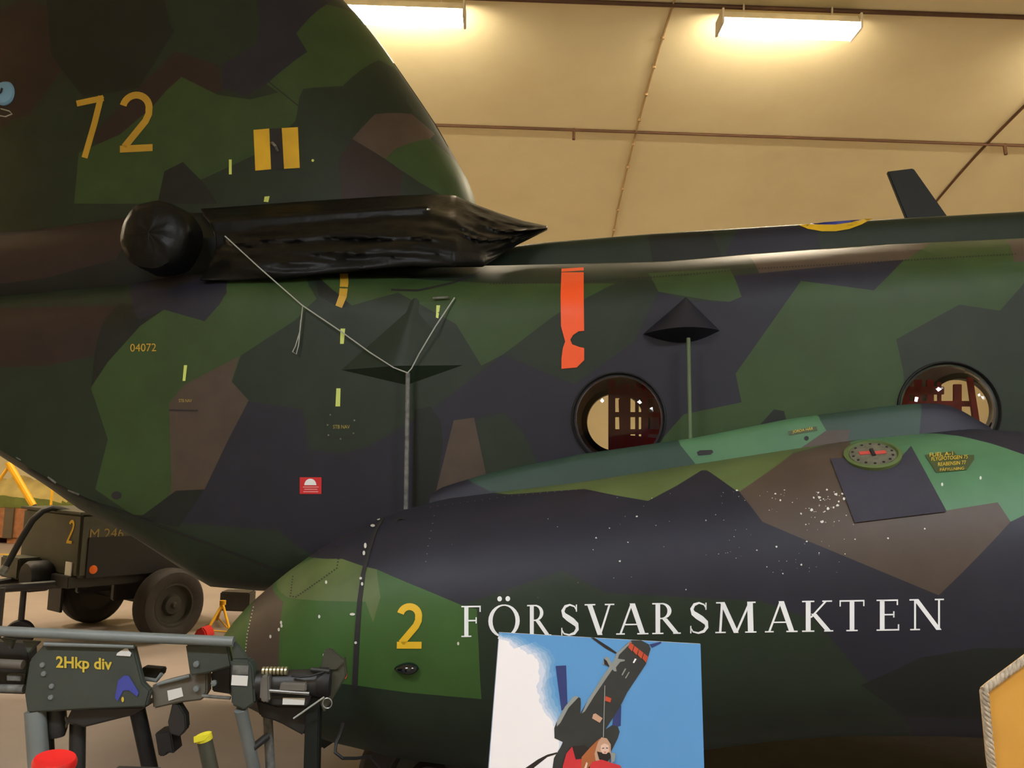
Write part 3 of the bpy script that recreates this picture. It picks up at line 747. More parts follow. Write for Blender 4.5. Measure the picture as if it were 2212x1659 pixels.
# hoop joint, rivet lines and access cover on the pod
hoop = [(828, 1119), (812, 1145), (797, 1190), (785, 1240), (777, 1300), (772, 1370), (769, 1430), (766, 1492)]
decal('hoop_joint', stroke(hoop, [6, 7, 8, 9, 10, 11, 11, 12]), spo_bvh, SEAL, spo, 0.003, 12, CV)
decal('hoop_sealant', [ell(x, y, rx, ry, 8) for x, y, rx, ry in ((818, 1123, 4, 2.5), (806, 1137, 5, 3), (790, 1180, 3, 6), (783, 1262, 2.5, 4), (780, 1250, 3, 3), (762, 1327, 6, 3), (769, 1388, 3, 3), (787, 1196, 3, 5))], spo_bvh, CHIP, spo, 0.004, 0, CV)
rivets('rivet_row', [(722, 1177), (735, 1188), (728, 1228), (690, 1255), (640, 1290), (628, 1288), (634, 1240)], spo_bvh, spo, 6, 1.8, SEAL, CV)
rivets('rivet_row', [(548, 1312), (535, 1370), (530, 1420)], spo_bvh, spo, 7, 1.6, CHIP, CV)
rivets('rivet_row', [(938, 1115), (925, 1180), (918, 1230)], spo_bvh, spo, 16, 1.6, BRN, CV)
rivets('rivet_row', [(930, 1096), (1090, 1074), (1260, 1057)], spo_bvh, spo, 15, 1.5, BRN, CV)
decal('towing_ring', stroke([(855, 1133), (858, 1124), (868, 1120), (878, 1124)], 4), spo_bvh, SEAL, spo, 0.004, 0, CV)
random.seed(11)
chips = []
for cx, cy, sx, sy, n in ((1790, 1090, 30, 32, 60), (1700, 1075, 45, 30, 26), (1745, 1210, 50, 22, 22), (1640, 1170, 70, 25, 16), (1560, 1080, 30, 30, 14), (1900, 1155, 60, 25, 10), (1250, 1160, 150, 60, 14), (1380, 1130, 80, 40, 8)):
    for _ in range(n):
        x, y = random.gauss(cx, sx), random.gauss(cy, sy)
        if 1845 < x < 2040 and 960 < y < 1130: continue
        if y < 1055: continue
        r = random.choice([0.6, 0.8, 0.9, 1.1, 1.3, 2.0, 3.0]) * (1.25 if 1740 < x < 1840 and y < 1130 else 0.8)
        chips.append([(x + r * random.uniform(0.6, 1.3) * math.cos(a), y + r * random.uniform(0.5, 1.1) * math.sin(a)) for a in [k * math.pi / 3.5 for k in range(7)]])
for x, y in ((690, 1332), (608, 1345), (603, 1360), (585, 1375), (609, 1352), (700, 1415), (990, 1390), (705, 1258), (2118, 1033), (2035, 1047)): chips.append(ell(x, y, 2.5, 4, 7))
tag(decal('paint_chips', chips, spo_bvh, CHIP, spo, 0.002, 0, CV), 'pale paint chips', kind='stuff')
# fuel filler, anti-slip patch, labels
SLIP = mat('anti_slip_mat', (44, 42, 54), 0.75, bump=0.3, bscale=300)
def esub(px, py):
    return ((px - 1884) / 66.0) ** 2 + ((py - 987) / 41.0) ** 2
arc_ = [(1884 + 60 * math.cos(a), 985 + 34 * math.sin(a)) for a in [math.radians(168 - 146 * k / 16) for k in range(17)]]
patch = [(1794, 993)] + arc_ + [(1968, 966), (2044, 1106), (1846, 1130)]
decal('anti_slip_patch', [patch], spo_bvh, SLIP, spo, 0.006, 18, CV)['label'] = 'dark anti-slip patch'
h = spo_bvh.ray_cast(EYE, ray(1885, 985)); fn = h[1] if h[1].dot(EYE - h[0]) > 0 else -h[1]; fcn = h[0]
FILG = mat('filler_grey_green', (92, 92, 78), 0.45, var=0.3, scale=40)
fr_ = MB().lathe(fcn - fn * 0.012, fn, [(0.001, 0.0), (0.098, 0.0), (0.1, 0.022), (0.088, 0.026), (0.083, 0.018), (0.001, 0.018)], 48).build('fuel_filler', LG, spo)
MB().lathe(fcn, fn, [(0.001, 0.004), (0.08, 0.004), (0.08, 0.009), (0.06, 0.012), (0.001, 0.014)], 40).build('filler_cap', FILG, fr_)
ta = fn.orthogonal().normalized(); tb = fn.cross(ta)
mb = MB()
for k in range(14):
    a = 2 * math.pi * k / 14; mb.lathe(fcn + (ta * math.cos(a) + tb * math.sin(a)) * 0.069 + fn * 0.009, fn, [(0.001, 0), (0.0055, 0), (0.0045, 0.004), (0.001, 0.004)], 8)
mb.build('filler_bolts', SEAL, fr_)
rr = (eu - fn * eu.dot(fn)).normalized(); ff = fn.cross(rr); REDM = mat('faded_red_paint', (190, 70, 62), 0.6)
mb = MB()
for s in (-1, 1):
    c = fcn + rr * (0.027 * s) + fn * 0.0145 - ff * 0.004 * s; mb.box(c, (rr, ff, fn), (0.019, 0.011, 0.001))
mb.build('red_mark', REDM, fr_); MB().box(fcn + fn * 0.016, (rr, ff, fn), (0.006, 0.022, 0.004)).build('cap_handle', SEAL, fr_)
fl_ = decal('filler_label', [[(1998, 984), (2060, 976), (2066, 984), (2104, 984), (2104, 994), (2094, 1008), (2088, 1016), (2022, 1022)]], spo_bvh, PLQ, spo, 0.003, 10, CV)
for s, x0, x1, y0 in (('FUEL A-1', 2008, 2058, 981), ('FLYGFOTOGEN 75', 2012, 2090, 990), ('REABENSIN 77', 2026, 2086, 1001), ('PÅFYLLNING', 2030, 2082, 1012)):
    decal('label_lettering', text_polys(s, x0, y0, x1, y0 + 8, -0.07), spo_bvh, PLT, fl_, 0.005, 0, CV)
# figure 2
decal('pod_number', two(856, 1303, 911, 1401, 15, 0.02), spo_bvh, YEL, spo, 0.003, 10, CV)['label'] = 'yellow number two'
# serif lettering
def ring(cx, cy, rx, ry, tx, ty, a0=0, a1=2 * math.pi, n=26):
    out = []
    for k in range(n):
        p, q = a0 + (a1 - a0) * k / n, a0 + (a1 - a0) * (k + 1) / n
        out.append([(cx + rx * math.cos(p), cy + ry * math.sin(p)), (cx + rx * math.cos(q), cy + ry * math.sin(q)), (cx + (rx - tx) * math.cos(q), cy + (ry - ty) * math.sin(q)), (cx + (rx - tx) * math.cos(p), cy + (ry - ty) * math.sin(p))])
    return out
def dg(xb, xt, hw, y0=0.0, y1=1.0): return [(xb - hw, y0), (xb + hw, y0), (xt + hw, y1), (xt - hw, y1)]
def sf(x0, x1, y): return [(x0, y), (x1, y), (x1, y + 0.045), (x0, y + 0.045)]
def stem(x, hw=0.075, l=0.13): return [dg(x, x, hw), sf(x - hw - l, x + hw + l, 0), sf(x - hw - l, x + hw + l, 0.955)]
Sp = [(0.80, 0.80), (0.70, 0.93), (0.50, 0.985), (0.30, 0.93), (0.20, 0.79), (0.25, 0.66), (0.42, 0.56), (0.62, 0.46), (0.80, 0.34), (0.82, 0.2), (0.70, 0.07), (0.47, 0.015), (0.25, 0.06), (0.14, 0.2)]
Sw = [0.05, 0.05, 0.06, 0.10, 0.14, 0.17, 0.2, 0.2, 0.17, 0.14, 0.10, 0.06, 0.05, 0.05]
GL = {
 'F': stem(0.26, 0.10, 0.14) + [rect(0.2, 0.95, 0.95, 1.0), rect(0.89, 0.80, 0.95, 0.96), rect(0.3, 0.50, 0.76, 0.55), rect(0.70, 0.43, 0.76, 0.63)],
 'Ö': ring(0.5, 0.5, 0.5, 0.53, 0.135, 0.045) + [ell(0.36, 1.21, 0.075, 0.085, 12), ell(0.62, 1.21, 0.075, 0.085, 12)],
 'R': stem(0.22, 0.085, 0.12) + ring(0.36, 0.74, 0.36, 0.26, 0.15, 0.045, -math.pi / 2, math.pi / 2, 12) + [rect(0.22, 0.955, 0.37, 1.0), rect(0.22, 0.48, 0.37, 0.525), dg(0.92, 0.46, 0.095, 0, 0.5), sf(0.78, 1.06, 0)],
 'S': stroke(Sp, Sw) + [rect(0.76, 0.76, 0.81, 0.99), rect(0.13, 0.01, 0.18, 0.25)],
 'V': [dg(0.52, 0.16, 0.085), dg(0.52, 0.85, 0.035), sf(0.0, 0.36, 0.955), sf(0.68, 1.0, 0.955)],
 'A': [dg(0.13, 0.5, 0.035), dg(0.86, 0.52, 0.085), rect(0.26, 0.30, 0.74, 0.345), sf(0.0, 0.28, 0), sf(0.68, 1.04, 0)],
 'M': [dg(0.12, 0.17, 0.03), dg(0.52, 0.17, 0.06), dg(0.52, 0.86, 0.03), dg(0.88, 0.86, 0.07), sf(0.0, 0.26, 0), sf(0.74, 1.02, 0), sf(0.02, 0.2, 0.955), sf(0.82, 1.0, 0.955)],
 'K': stem(0.22, 0.08, 0.12) + [dg(0.3, 0.82, 0.04, 0.45, 1.0), dg(0.9, 0.4, 0.09, 0, 0.58), sf(0.68, 1.0, 0.955), sf(0.74, 1.04, 0)],
 'T': [dg(0.5, 0.5, 0.09), sf(0.28, 0.72, 0), rect(0.02, 0.95, 0.98, 1.0), rect(0.02, 0.8, 0.07, 0.96), rect(0.93, 0.8, 0.98, 0.96)],
 'E': stem(0.26, 0.10, 0.14) + [rect(0.2, 0.95, 0.93, 1.0), rect(0.87, 0.82, 0.93, 0.96), rect(0.3, 0.49, 0.78, 0.54), rect(0.72, 0.42, 0.78, 0.62), rect(0.2, 0.0, 0.98, 0.05), rect(0.92, 0.04, 0.98, 0.2)],
 'N': [dg(0.16, 0.16, 0.028), dg(0.84, 0.18, 0.075), dg(0.84, 0.84, 0.028), sf(0.02, 0.3, 0), sf(0.0, 0.2, 0.955), sf(0.72, 0.98, 0.955)],
}
word = [('F', 996, 1041), ('Ö', 1055, 1123), ('R', 1138, 1188), ('S', 1206, 1256), ('V', 1263, 1327), ('A', 1331, 1398), ('R', 1408, 1467), ('S', 1484, 1536), ('M', 1545, 1632), ('A', 1652, 1720), ('K', 1731, 1797), ('T', 1812, 1868), ('E', 1892, 1943), ('N', 1964, 2040)]
for ch, x0, x1 in word:
    wp = []
    for poly in GL[ch]:
        q = []
        for gx, gy in poly:
            x = x0 + gx * (x1 - x0); q.append((x, 1376 - (x - 1000) * 16 / 1040 - gy * 67))
        wp.append(q)
    decal('letter', wp, spo_bvh, WHT, spo, 0.0025, 0, CV)['label'] = 'white serif letter ' + ch
# navigation light, small reflector, keel fin
h = spo_bvh.ray_cast(EYE, ray(880, 1443)); nl = h[1] if h[1].dot(EYE - h[0]) > 0 else -h[1]
rows = []
for k in range(13):
    t = k / 12; r = 0.034 * math.sin(math.pi * min(1, t * 0.98 + 0.02)) ** 0.6 * (1 - 0.35 * (1 - t))
    c = h[0] + eu * (-0.045 + 0.09 * t) + nl * 0.008
    rows.append([c + (ew * math.cos(a) * 0.75 + nl * math.sin(a)) * max(r, 0.0008) for a in [2 * math.pi * j / 16 for j in range(16)]])
MB().loft(rows).build('navigation_light', NAVG, spo)['label'] = 'dark glass navigation light'
decal('orange_mark', [ell(746, 1453, 5, 13, 12)], spo_bvh, ORG, spo, 0.003, 0, CV)
q = [(690, 1540), (748, 1562), (726, 1600), (694, 1622), (684, 1612)]
MB().prism([W(*(lambda a: (a[0], CV - 0.1, a[1]))(hv(x, y, CV - 0.1))) for x, y in q], ev * 0.2).build('tail_bumper', KB, spo, 0.01)
# landing gear under the pod
def wheel(c, ax, r, wd, parent, nm='wheel', m=TYRE, hubm=HUB):
    ax = ax.normalized(); hw = wd / 2
    prof = [(r * 0.58, -hw * 0.8), (r * 0.72, -hw), (r * 0.9, -hw * 0.92), (r * 0.985, -hw * 0.6), (r, -hw * 0.25), (r, hw * 0.25), (r * 0.985, hw * 0.6), (r * 0.9, hw * 0.92), (r * 0.72, hw), (r * 0.58, hw * 0.8)]
    rows = MB().lathe(c, ax, prof, 40, closed=False); R = len(prof)
    n = 40; rows.add(rows.v[:n], []); t = rows
    tt = t.build(nm, m, parent)
    hb = [(0.001, -hw * 0.7), (r * 0.6, -hw * 0.7), (r * 0.6, hw * 0.85), (r * 0.55, hw * 0.85), (r * 0.5, hw * 0.45), (r * 0.3, hw * 0.4), (r * 0.24, hw * 0.7), (r * 0.1, hw * 0.75), (r * 0.06, hw * 0.98), (0.001, hw)]
    MB().lathe(c, ax, hb, 32).build('hub', hubm, tt)
    return tt
gp = W(hv(975, 1500, CV)[0], CV + 0.05, 0); gp.z = 0.31
wheel(gp, -ev, 0.31, 0.2, heli, 'main_wheel')
MB().tube([gp + ev * 0.13, gp + ev * 0.15 + Vector((0, 0, 0.45))], 0.05, 12).build('gear_leg', DGRY, heli)
MB().tube([gp, gp + ev * 0.14], 0.04, 12).build('axle', DGRY, heli)
ng = W(3.9, 1.1, 0); ng.z = 0.25
wheel(ng, -ev, 0.25, 0.18, heli, 'nose_wheel'); MB().tube([ng, ng + Vector((0, 0, 0.75))], 0.05, 12).build('gear_leg', DGRY, heli)

# ------------------------------------------------------------------ black plastic over the engine intake and the exhaust
def skin_v(u, w):
    best = 9.0
    for b in (fus_bvh, nac_bvh, pyl_bvh):
        for du, dw in ((0, 0), (0.022, 0.012), (-0.022, 0.012), (0.022, -0.012), (-0.022, -0.012)):
            h = b.ray_cast(W(u + du, -1.5, w + dw), ev)
            if h[0] is not None: best = min(best, L(h[0]).y)
    return best
top_ = [(434, 452), (520, 446), (600, 440), (720, 432), (850, 424), (940, 420), (985, 424), (1022, 441), (1080, 462), (1130, 478), (1182, 489)]
bot_ = [(432, 605), (500, 606), (600, 603), (700, 592), (800, 582), (890, 575), (980, 577), (1042, 576), (1080, 552), (1118, 528), (1182, 496)]
def lerp_poly(p, t):
    s = t * (len(p) - 1); i = min(int(s), len(p) - 2); f = s - i
    return p[i][0] + (p[i + 1][0] - p[i][0]) * f, p[i][1] + (p[i + 1][1] - p[i][1]) * f
rows = []; NU, NV = 110, 34
for i in range(NU + 1):
    t = i / NU; r = []; a = lerp_poly(top_, t); b = lerp_poly(bot_, t)
    for j in range(NV + 1):
        s = j / NV; px = a[0] + (b[0] - a[0]) * s; py = a[1] + (b[1] - a[1]) * s; px += 33 * math.sin(math.pi * s) * max(0.0, 1 - t / 0.1)
        tip = max(0.0, (t - 0.6) / 0.4)
        v0 = 0.52 * (1 - s) + 0.03 * s; v0 = v0 * (1 - tip) + 0.60 * tip
        v = v0 - (0.16 - 0.04 * tip) * min(1.0, t / 0.16) ** 0.7 * math.sin(math.pi * s) ** 0.8
        nz = noise.noise(Vector((t * 4 + s * 1.2, s * 9 - t * 5, 1.7))) * 0.035 + noise.noise(Vector((t * 9, s * 22 - t * 14, 4.1))) * 0.018
        v += nz * (0.35 + math.sin(math.pi * s)) ; v = min(v, 0.235 if t < 0.5 and 0.15 < s < 0.9 else 9)
        u, w = hv(px, py, v); v = min(v, skin_v(u, w) - 0.018); u, w = hv(px, py, v); v = min(v, skin_v(u, w) - 0.016); r.append(W(u, v, w))
    rows.append(r)
back = [[p + ev * 0.012 for p in r] for r in rows]
ctb = MB(); ctb.grid(rows)
rim = rows
cover = ctb.build('engine_cover', PLAST, None, sharp=70, fix=False)
md = cover.modifiers.new('s', 'SOLIDIFY'); md.thickness = 0.006; md.offset = 0
centre(cover)
tag(cover, 'wrinkled black plastic sheet wrapped around the engine intake, ending in a point', 'cover')
MB2 = MB(); c = wv(366, 525, 0.1); rows = []; vb = 0.1 - (min(skin_v(L(c).x + 0.19 * math.cos(a), L(c).z + 0.19 * math.sin(a)) for a in [k * 0.4 for k in range(16)]) - 0.02)
for k, (rr_, d) in enumerate(((0.17, vb), (0.185, vb + 0.02), (0.19, vb + 0.05), (0.19, 0.12), (0.18, 0.165), (0.14, 0.19), (0.07, 0.2), (0.002, 0.205))):
    rows.append([c - ev * (d + (0.012 if k > 1 else 0.0) * noise.noise(Vector((k * 0.7, math.cos(a) * 2, math.sin(a) * 2)))) + (eu * math.cos(a) + ew * math.sin(a)) * rr_ * (1 + 0.06 * noise.noise(Vector((math.cos(a) * 1.8, math.sin(a) * 1.8, k * 0.5)))) for a in [2 * math.pi * j / 40 for j in range(40)]])
ex = MB2.loft(rows).build('exhaust_cover', PLAST, None, sharp=50); centre(ex)
tag(ex, 'round bulge of black plastic tied over the engine exhaust', 'cover')

# ------------------------------------------------------------------ generator trailer behind the tail
C0 = Vector((-3.56, 7.26, 0)); A_ = Vector((0.58, 0.815, 0)).normalized(); B2 = Vector((-0.815, 0.58, 0)).normalized(); Zv = Vector((0, 0, 1))
def T(a, b, z): return C0 + A_ * a + B2 * b + Zv * z
tr = thing('generator_trailer', 'olive drab two-wheeled generator trailer marked 2, behind the tail', 'trailer', T(0.8, 0.5, 0))
MB().box(T(0.9, 0.5, 0.86), (A_, B2, Zv), (0.9, 0.5, 0.265)).build('body', OLV, tr, 0.02)
MB().box(T(0.9, 0.5, 0.56), (A_, B2, Zv), (0.95, 0.46, 0.05)).build('chassis', DGRY, tr, 0.006)
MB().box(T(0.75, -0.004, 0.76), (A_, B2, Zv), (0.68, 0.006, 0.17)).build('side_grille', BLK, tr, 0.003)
MB().box(T(0.42, 1.12, 0.3), (A_, B2, Zv), (0.012, 0.12, 0.15)).build('mud_flap', BLK, tr, 0.004)
lid = MB().box(T(0.9, 0.5, 1.13), (A_, B2, Zv), (0.92, 0.52, 0.012)).build('lid', OLV, tr, 0.005)
wheel(T(0.79, -0.13, 0.32), -B2, 0.32, 0.2, tr); wheel(T(0.79, 1.13, 0.32), B2, 0.32, 0.2, tr)
MB().tube([T(0.79, -0.1, 0.32), T(0.79, 1.1, 0.32)], 0.04, 10).build('axle', DGRY, tr)
for s in (0.2, 0.8): MB().box(T(0.79, s, 0.44), (A_, B2, Zv), (0.35, 0.03, 0.09)).build('spring', DGRY, tr, 0.01)
MB().tube([T(0.1, 0.2, 0.53), T(-0.7, 0.48, 0.5)], 0.035, 8).tube([T(0.1, 0.8, 0.53), T(-0.7, 0.52, 0.5)], 0.035, 8).tube([T(-0.6, 0.5, 0.5), T(-1.2, 0.5, 0.5)], 0.05, 10).build('drawbar', DGRY, tr)
wheel(T(-0.2, 0.45, 0.115), -B2 * 0.5 - A_ * 0.4, 0.115, 0.07, tr, 'jockey_wheel', BLK)
q_ = at(6, 1270, 7.0); MB().tube([q_, Vector((q_.x, q_.y, 0.0))], 0.022, 8).build('prop_leg', DGRY, tr)
MB().tube([T(-0.2, 0.45, 0.2), T(-0.2, 0.45, 0.52)], 0.025, 8).build('jockey_post', DGRY, tr)
MB().box(T(-0.1, 0.75, 0.63), (A_, B2, Zv), (0.1, 0.16, 0.09)).build('battery_box', OLV, tr, 0.012)
MB().lathe(T(-0.2, 0.45, 0.58), A_, [(0.001, 0), (0.11, 0), (0.13, 0.03), (0.13, 0.17), (0.11, 0.2), (0.001, 0.2)], 24).build('brake_drum', BLK, tr)
mb = MB()
for k in range(5): mb.lathe(T(-0.55 - 0.1 * (k % 2), 0.55 + 0.05 * k, 0.55 + 0.015 * k), Zv * 1 + A_ * 0.2 * k, [(0.09, -0.02), (0.12, 0), (0.09, 0.02), (0.07, 0)], 14, closed=False)
mb.build('coiled_cable', BLK, tr)
def face_decal(name, polys, org, ax, ay, m, par):
    mb = MB()
    for p in polys: mb.add([org + ax * x + ay * y for x, y in p], [tuple(range(len(p)))])
    return mb.build(name, m, par, fix=False)
t2 = two(0, 0, 0.09, 0.2, 0.025, 0.12)
face_decal('trailer_number', [[(x, -y) for x, y in p] for p in t2], T(-0.004, 0.21, 1.07), -B2, Zv, YEL, tr)
DKY = mat('faded_yellow_lettering', (140, 118, 60), 0.7)
tx = text_polys('M 246', 0, 0, 0.3, 0.085)
face_decal('trailer_lettering', [[(x, -y) for x, y in p] for p in tx], T(0.08, -0.004, 1.0), A_, Zv, DKY, tr)
MB().box(T(-0.006, 0.13, 0.66), (A_, B2, Zv), (0.005, 0.05, 0.06)).build('reflector_plate', LABEL, tr, 0.002)
MB().lathe(T(0.13, -0.0, 0.66), -B2, [(0.001, 0), (0.04, 0), (0.035, 0.015), (0.001, 0.02)], 16).build('amber_reflector', AMB, tr)
MB().tube([at(150, 1106, 7.6), at(130, 1100, 7.5), at(112, 1097, 7.45), at(92, 1104, 7.4), at(70, 1124, 7.35), at(45, 1165, 7.3), at(25, 1202, 7.25), at(8, 1232, 7.2)], 0.026, 10).build('hose', BLK, tr)
MB().tube([at(12, 1224, 7.21), at(2, 1242, 7.18)], 0.034, 10).build('hose_coupling', ROD, tr)

# yellow jack stand and red chock near the trailer wheel
js = thing('jack_stand', 'small yellow triangular jack stand on the floor beside the trailer wheel', 'stand', at(478, 1350, 8.4))
ap = at(481, 1304, 8.4); 
for x, y, Y in ((446, 1349, 8.2), (500, 1351, 8.15), (470, 1330, 8.9)):
    p = at(x, y, Y); p.z = 0.012; MB().tube([ap, p], 0.013, 8).build('leg', STANDY, js)
f_ = [at(446, 1349, 8.2), at(500, 1351, 8.15), at(470, 1330, 8.9)]
for p in f_: p.z = 0.035
MB().tube([f_[0], f_[1], f_[2], f_[0]], 0.009, 6).build('brace', STANDY, js); MB().lathe(ap, Zv, [(0.001, -0.01), (0.03, -0.01), (0.03, 0.03), (0.001, 0.03)], 16).build('saddle', STANDY, js)
ch = at(433, 1356, 8.0); ch.z = 0
ck = MB().prism([ch + Vector((x, 0, z)) for x, z in ((-0.07, 0), (0.07, 0), (0.05, 0.06), (0.015, 0.1), (-0.035, 0.07))], Vector((0.02, 0.16, 0))).build('wheel_chock', RED, None, 0.012); centre(ck)
tag(ck, 'red wheel chock against the trailer wheel', 'wheel chock')
bx = at(512, 1322, 9.6); bx.z = 0
tb_ = MB().box(bx + Vector((0, 0, 0.1)), (Vector((1, 0, 0)), Vector((0, 1, 0)), Zv), (0.16, 0.12, 0.1)).build('tool_box', DGRY, None, 0.012); centre(tb_)
tag(tb_, 'dark box on the floor behind the yellow jack stand', 'box')

# far left: crate, canvas bundle, yellow A-frame
cr = thing('wooden_crate', 'reddish wooden crate with a dark batten on the far floor', 'crate', Vector((at(40, 1160, 15.7).x, 16.2, 0)))
z0, z1 = 0.1, at(40, 1098, 15.7).z; xa, xb = at(-110, 1130, 15.7).x, at(150, 1130, 15.7).x
MB().box(((xa + xb) / 2, 16.2, (z0 + z1) / 2), (Vector((1, 0, 0)), Vector((0, 1, 0)), Zv), ((xb - xa) / 2, 0.5, (z1 - z0) / 2)).build('body', WOOD, cr, 0.01)
for px in (20, 100, -60):
    x = at(px, 1130, 15.7).x; MB().box((x, 15.68, (z0 + z1) / 2), (Vector((1, 0, 0)), Vector((0, 1, 0)), Zv), (0.085, 0.02, (z1 - z0) / 2)).build('batten', DWOOD, cr, 0.004)
for px in (-40, 30, 100):
    MB().box((at(px, 1165, 15.7).x, 16.2, 0.05), (Vector((1, 0, 0)), Vector((0, 1, 0)), Zv), (0.14, 0.48, 0.05)).build('runner', WOOD, cr, 0.005)
rows = []
xm, hx = (xa + xb) / 2, (xb - xa) / 2 * 0.96; zt = at(40, 1022, 15.9).z - z1
for i in range(31):
    t = -1 + 2 * i / 30; h_ = zt * (1 - t ** 4) * (0.8 + 0.25 * noise.noise(Vector((t * 3, 0, 2)))) + 0.01
    rows.append([Vector((xm + hx * t, 16.2 - 0.46 * math.cos(a) * (1 - 0.5 * t ** 4), z1 + 0.005 + h_ * math.sin(a) ** 0.6 * (1 + 0.12 * noise.noise(Vector((t * 6, a * 2, 0)))))) for a in [math.pi * k / 16 for k in range(17)]])
bd = MB().loft(rows).build('canvas_bundle', [TAN, GCAN], None)
for p in bd.data.polygons:
    if p.center.z < z1 + 0.13: p.material_index = 1
centre(bd); tag(bd, 'tan and green canvas bundle lying on the wooden crate', 'bundle')
af = thing('trestle', 'tall yellow A-frame trestle with a black foot, standing by the crate', 'trestle', Vector((at(90, 1200, 11).x, 11, 0)))
apx = at(18, 1000, 11); ft = at(172, 1243, 11); ft.z = 0.03; mid = apx.lerp(ft, 0.36)
MB().tube([apx, mid], 0.042, 10).build('leg', STANDY, af); MB().tube([mid, ft], 0.032, 10).build('foot', BLK, af)
f2_ = at(-140, 1200, 11); f2_.z = 0.0; MB().tube([apx + Vector((0, 0, -0.06)), f2_], 0.02, 8).build('leg', STANDY, af)
p3 = at(113, 1058, 11.6); MB().tube([p3 + Vector((0, 0, 0.3)), Vector((p3.x, p3.y, 0))], 0.016, 8).build('pole', STANDY, af)
MB().tube([apx, p3 + Vector((0, 0, 0.3))], 0.016, 8).build('brace', STANDY, af)
fp = MB().box((at(60, 1181, 14).x, at(60, 1181, 14).y, 0.004), (Vector((1, 0, 0)), Vector((0, 1, 0)), Zv), (0.9, 0.05, 0.003)).build('floor_stripe', YEL); struct(fp); fp.name = 'trim_floor'

# ------------------------------------------------------------------ foreground trolley marked 2Hkp div
TY = 3.0
tl = thing('maintenance_trolley', 'grey-green aircraft lifting trolley lettered 2Hkp div in yellow', 'trolley', Vector((at(300, 1400, TY).x, 3.6, 0)))
ptube([(-120, 1358, TY), (505, 1386, TY)], 0.0175, 'top_rail', GRY, tl)
plate = pprism([(96, 1390), (288, 1395), (308, 1475), (325, 1492), (315, 1528), (192, 1533), (58, 1541), (52, 1500), (63, 1427)], TY + 0.02, 0.03, 'side_plate', OLV2, tl, 0.006)
ptube([(96, 1391, TY + 0.01), (290, 1396, TY + 0.01)], 0.008, 'plate_lip', GRY, tl)
def flat(name, polys, Y, m, par):
    mb = MB()
    for p in polys: mb.add([at(x, y, Y) for x, y in p], [tuple(range(len(p)))])
    return mb.build(name, m, par)
YLET = mat('yellow_stencil', (206, 180, 62), 0.6)
flat('plate_lettering', text_polys('2Hkp div', 121, 1417, 242, 1450, 0.04, bold=0.025), TY + 0.017, YLET, plate)
flat('painted_arrow', [[(255, 1470), (268, 1459), (278, 1460), (300, 1496), (296, 1505), (278, 1491), (266, 1492), (254, 1515), (248, 1508)]], TY + 0.017, BLUE, plate)
flat('yellow_fleck', [ell(265, 1511, 3, 6, 8)], TY + 0.016, YLET, plate)
flat('white_label', [[(253, 1411), (262, 1405), (275, 1398), (278, 1405), (284, 1411), (281, 1418), (251, 1416)]], TY + 0.016, LABEL, plate)
for x, y in ((92, 1436), (95, 1455), (112, 1482), (110, 1506)): MB().lathe(at(x, y, TY + 0.02), Vector((0, -1, 0)), [(0.001, 0), (0.009, 0), (0.008, 0.006), (0.001, 0.007)], 8).build('bolt', GRY, plate)
pprism([(-60, 1385), (60, 1390), (62, 1425), (52, 1500), (-60, 1496)], TY + 0.12, 0.06, 'end_frame', DGRY, tl)
pprism([(0, 1378), (30, 1382), (22, 1404)], TY + 0.03, 0.02, 'gusset', OLV2, tl, 0.002); pprism([(48, 1384), (84, 1387), (60, 1412)], TY + 0.03, 0.02, 'gusset', OLV2, tl, 0.002)
ptube([(-60, 1486, TY + 0.05), (52, 1488, TY + 0.05)], 0.014, 'lower_rail', ROD, tl); pprism([(14, 1458), (46, 1459), (44, 1472), (14, 1471)], TY + 0.08, 0.03, 'name_plate', ROD, tl, 0.002)
ptube([(-60, 1430, TY + 0.06), (50, 1436, TY + 0.06)], 0.016, 'cross_tube', BRN, tl)
pprism([(140, 1560), (155, 1530), (318, 1526), (285, 1546), (180, 1572)], TY + 0.06, 0.12, 'lower_beam', DGRY, tl, 0.006)
flr = lambda p: Vector((p.x, p.y, 0.0))
def leg(p0, p1, r, m, nm='leg'):
    d = at(*p1) - at(*p0); a = at(*p0); k = a.z / -d.z; return MB().tube([a, a + d * k], r, 12).build(nm, m, tl)
leg((76, 1535, TY + 0.05), (84, 1655, TY + 0.05), 0.034, GRY); leg((98, 1525, TY + 0.17), (104, 1630, TY + 0.17), 0.022, BLK)
leg((168, 1560, TY + 0.14), (167, 1640, TY + 0.14), 0.027, DGRY); leg((296, 1530, TY + 0.12), (322, 1650, TY + 0.16), 0.027, BLK)
MB().lathe(at(122, 1556, TY + 0.1), Vector((0.1, 0, -1)), [(0.001, -0.05), (0.032, -0.04), (0.035, 0.03), (0.026, 0.055), (0.001, 0.06)], 16).build('motor', DGRY, tl)
MB().tube([at(140, 1548, TY + 0.1), at(146, 1560, TY + 0.1), at(140, 1572, TY + 0.1)], 0.007, 8).build('hook', ROD, tl)
arm = pprism([(325, 1482), (360, 1471), (410, 1459), (447, 1453), (447, 1495), (436, 1513), (386, 1519), (330, 1532)], TY + 0.06, 0.05, 'side_arm', BRN, tl, 0.006)
flat('white_label', [[(361, 1492), (392, 1485), (396, 1504), (364, 1514)]], TY + 0.057, LABEL, arm)
ptube([(340, 1478, TY + 0.05), (410, 1460, TY + 0.05)], 0.006, 'arm_edge', GRY, tl)
pprism([(305, 1442), (350, 1446), (346, 1462), (310, 1474)], TY + 0.12, 0.05, 'lever', DGRY, tl); ptube([(312, 1466, TY + 0.1), (338, 1470, TY + 0.1), (350, 1455, TY + 0.1)], 0.007, 'lever_rod', GRY, tl)
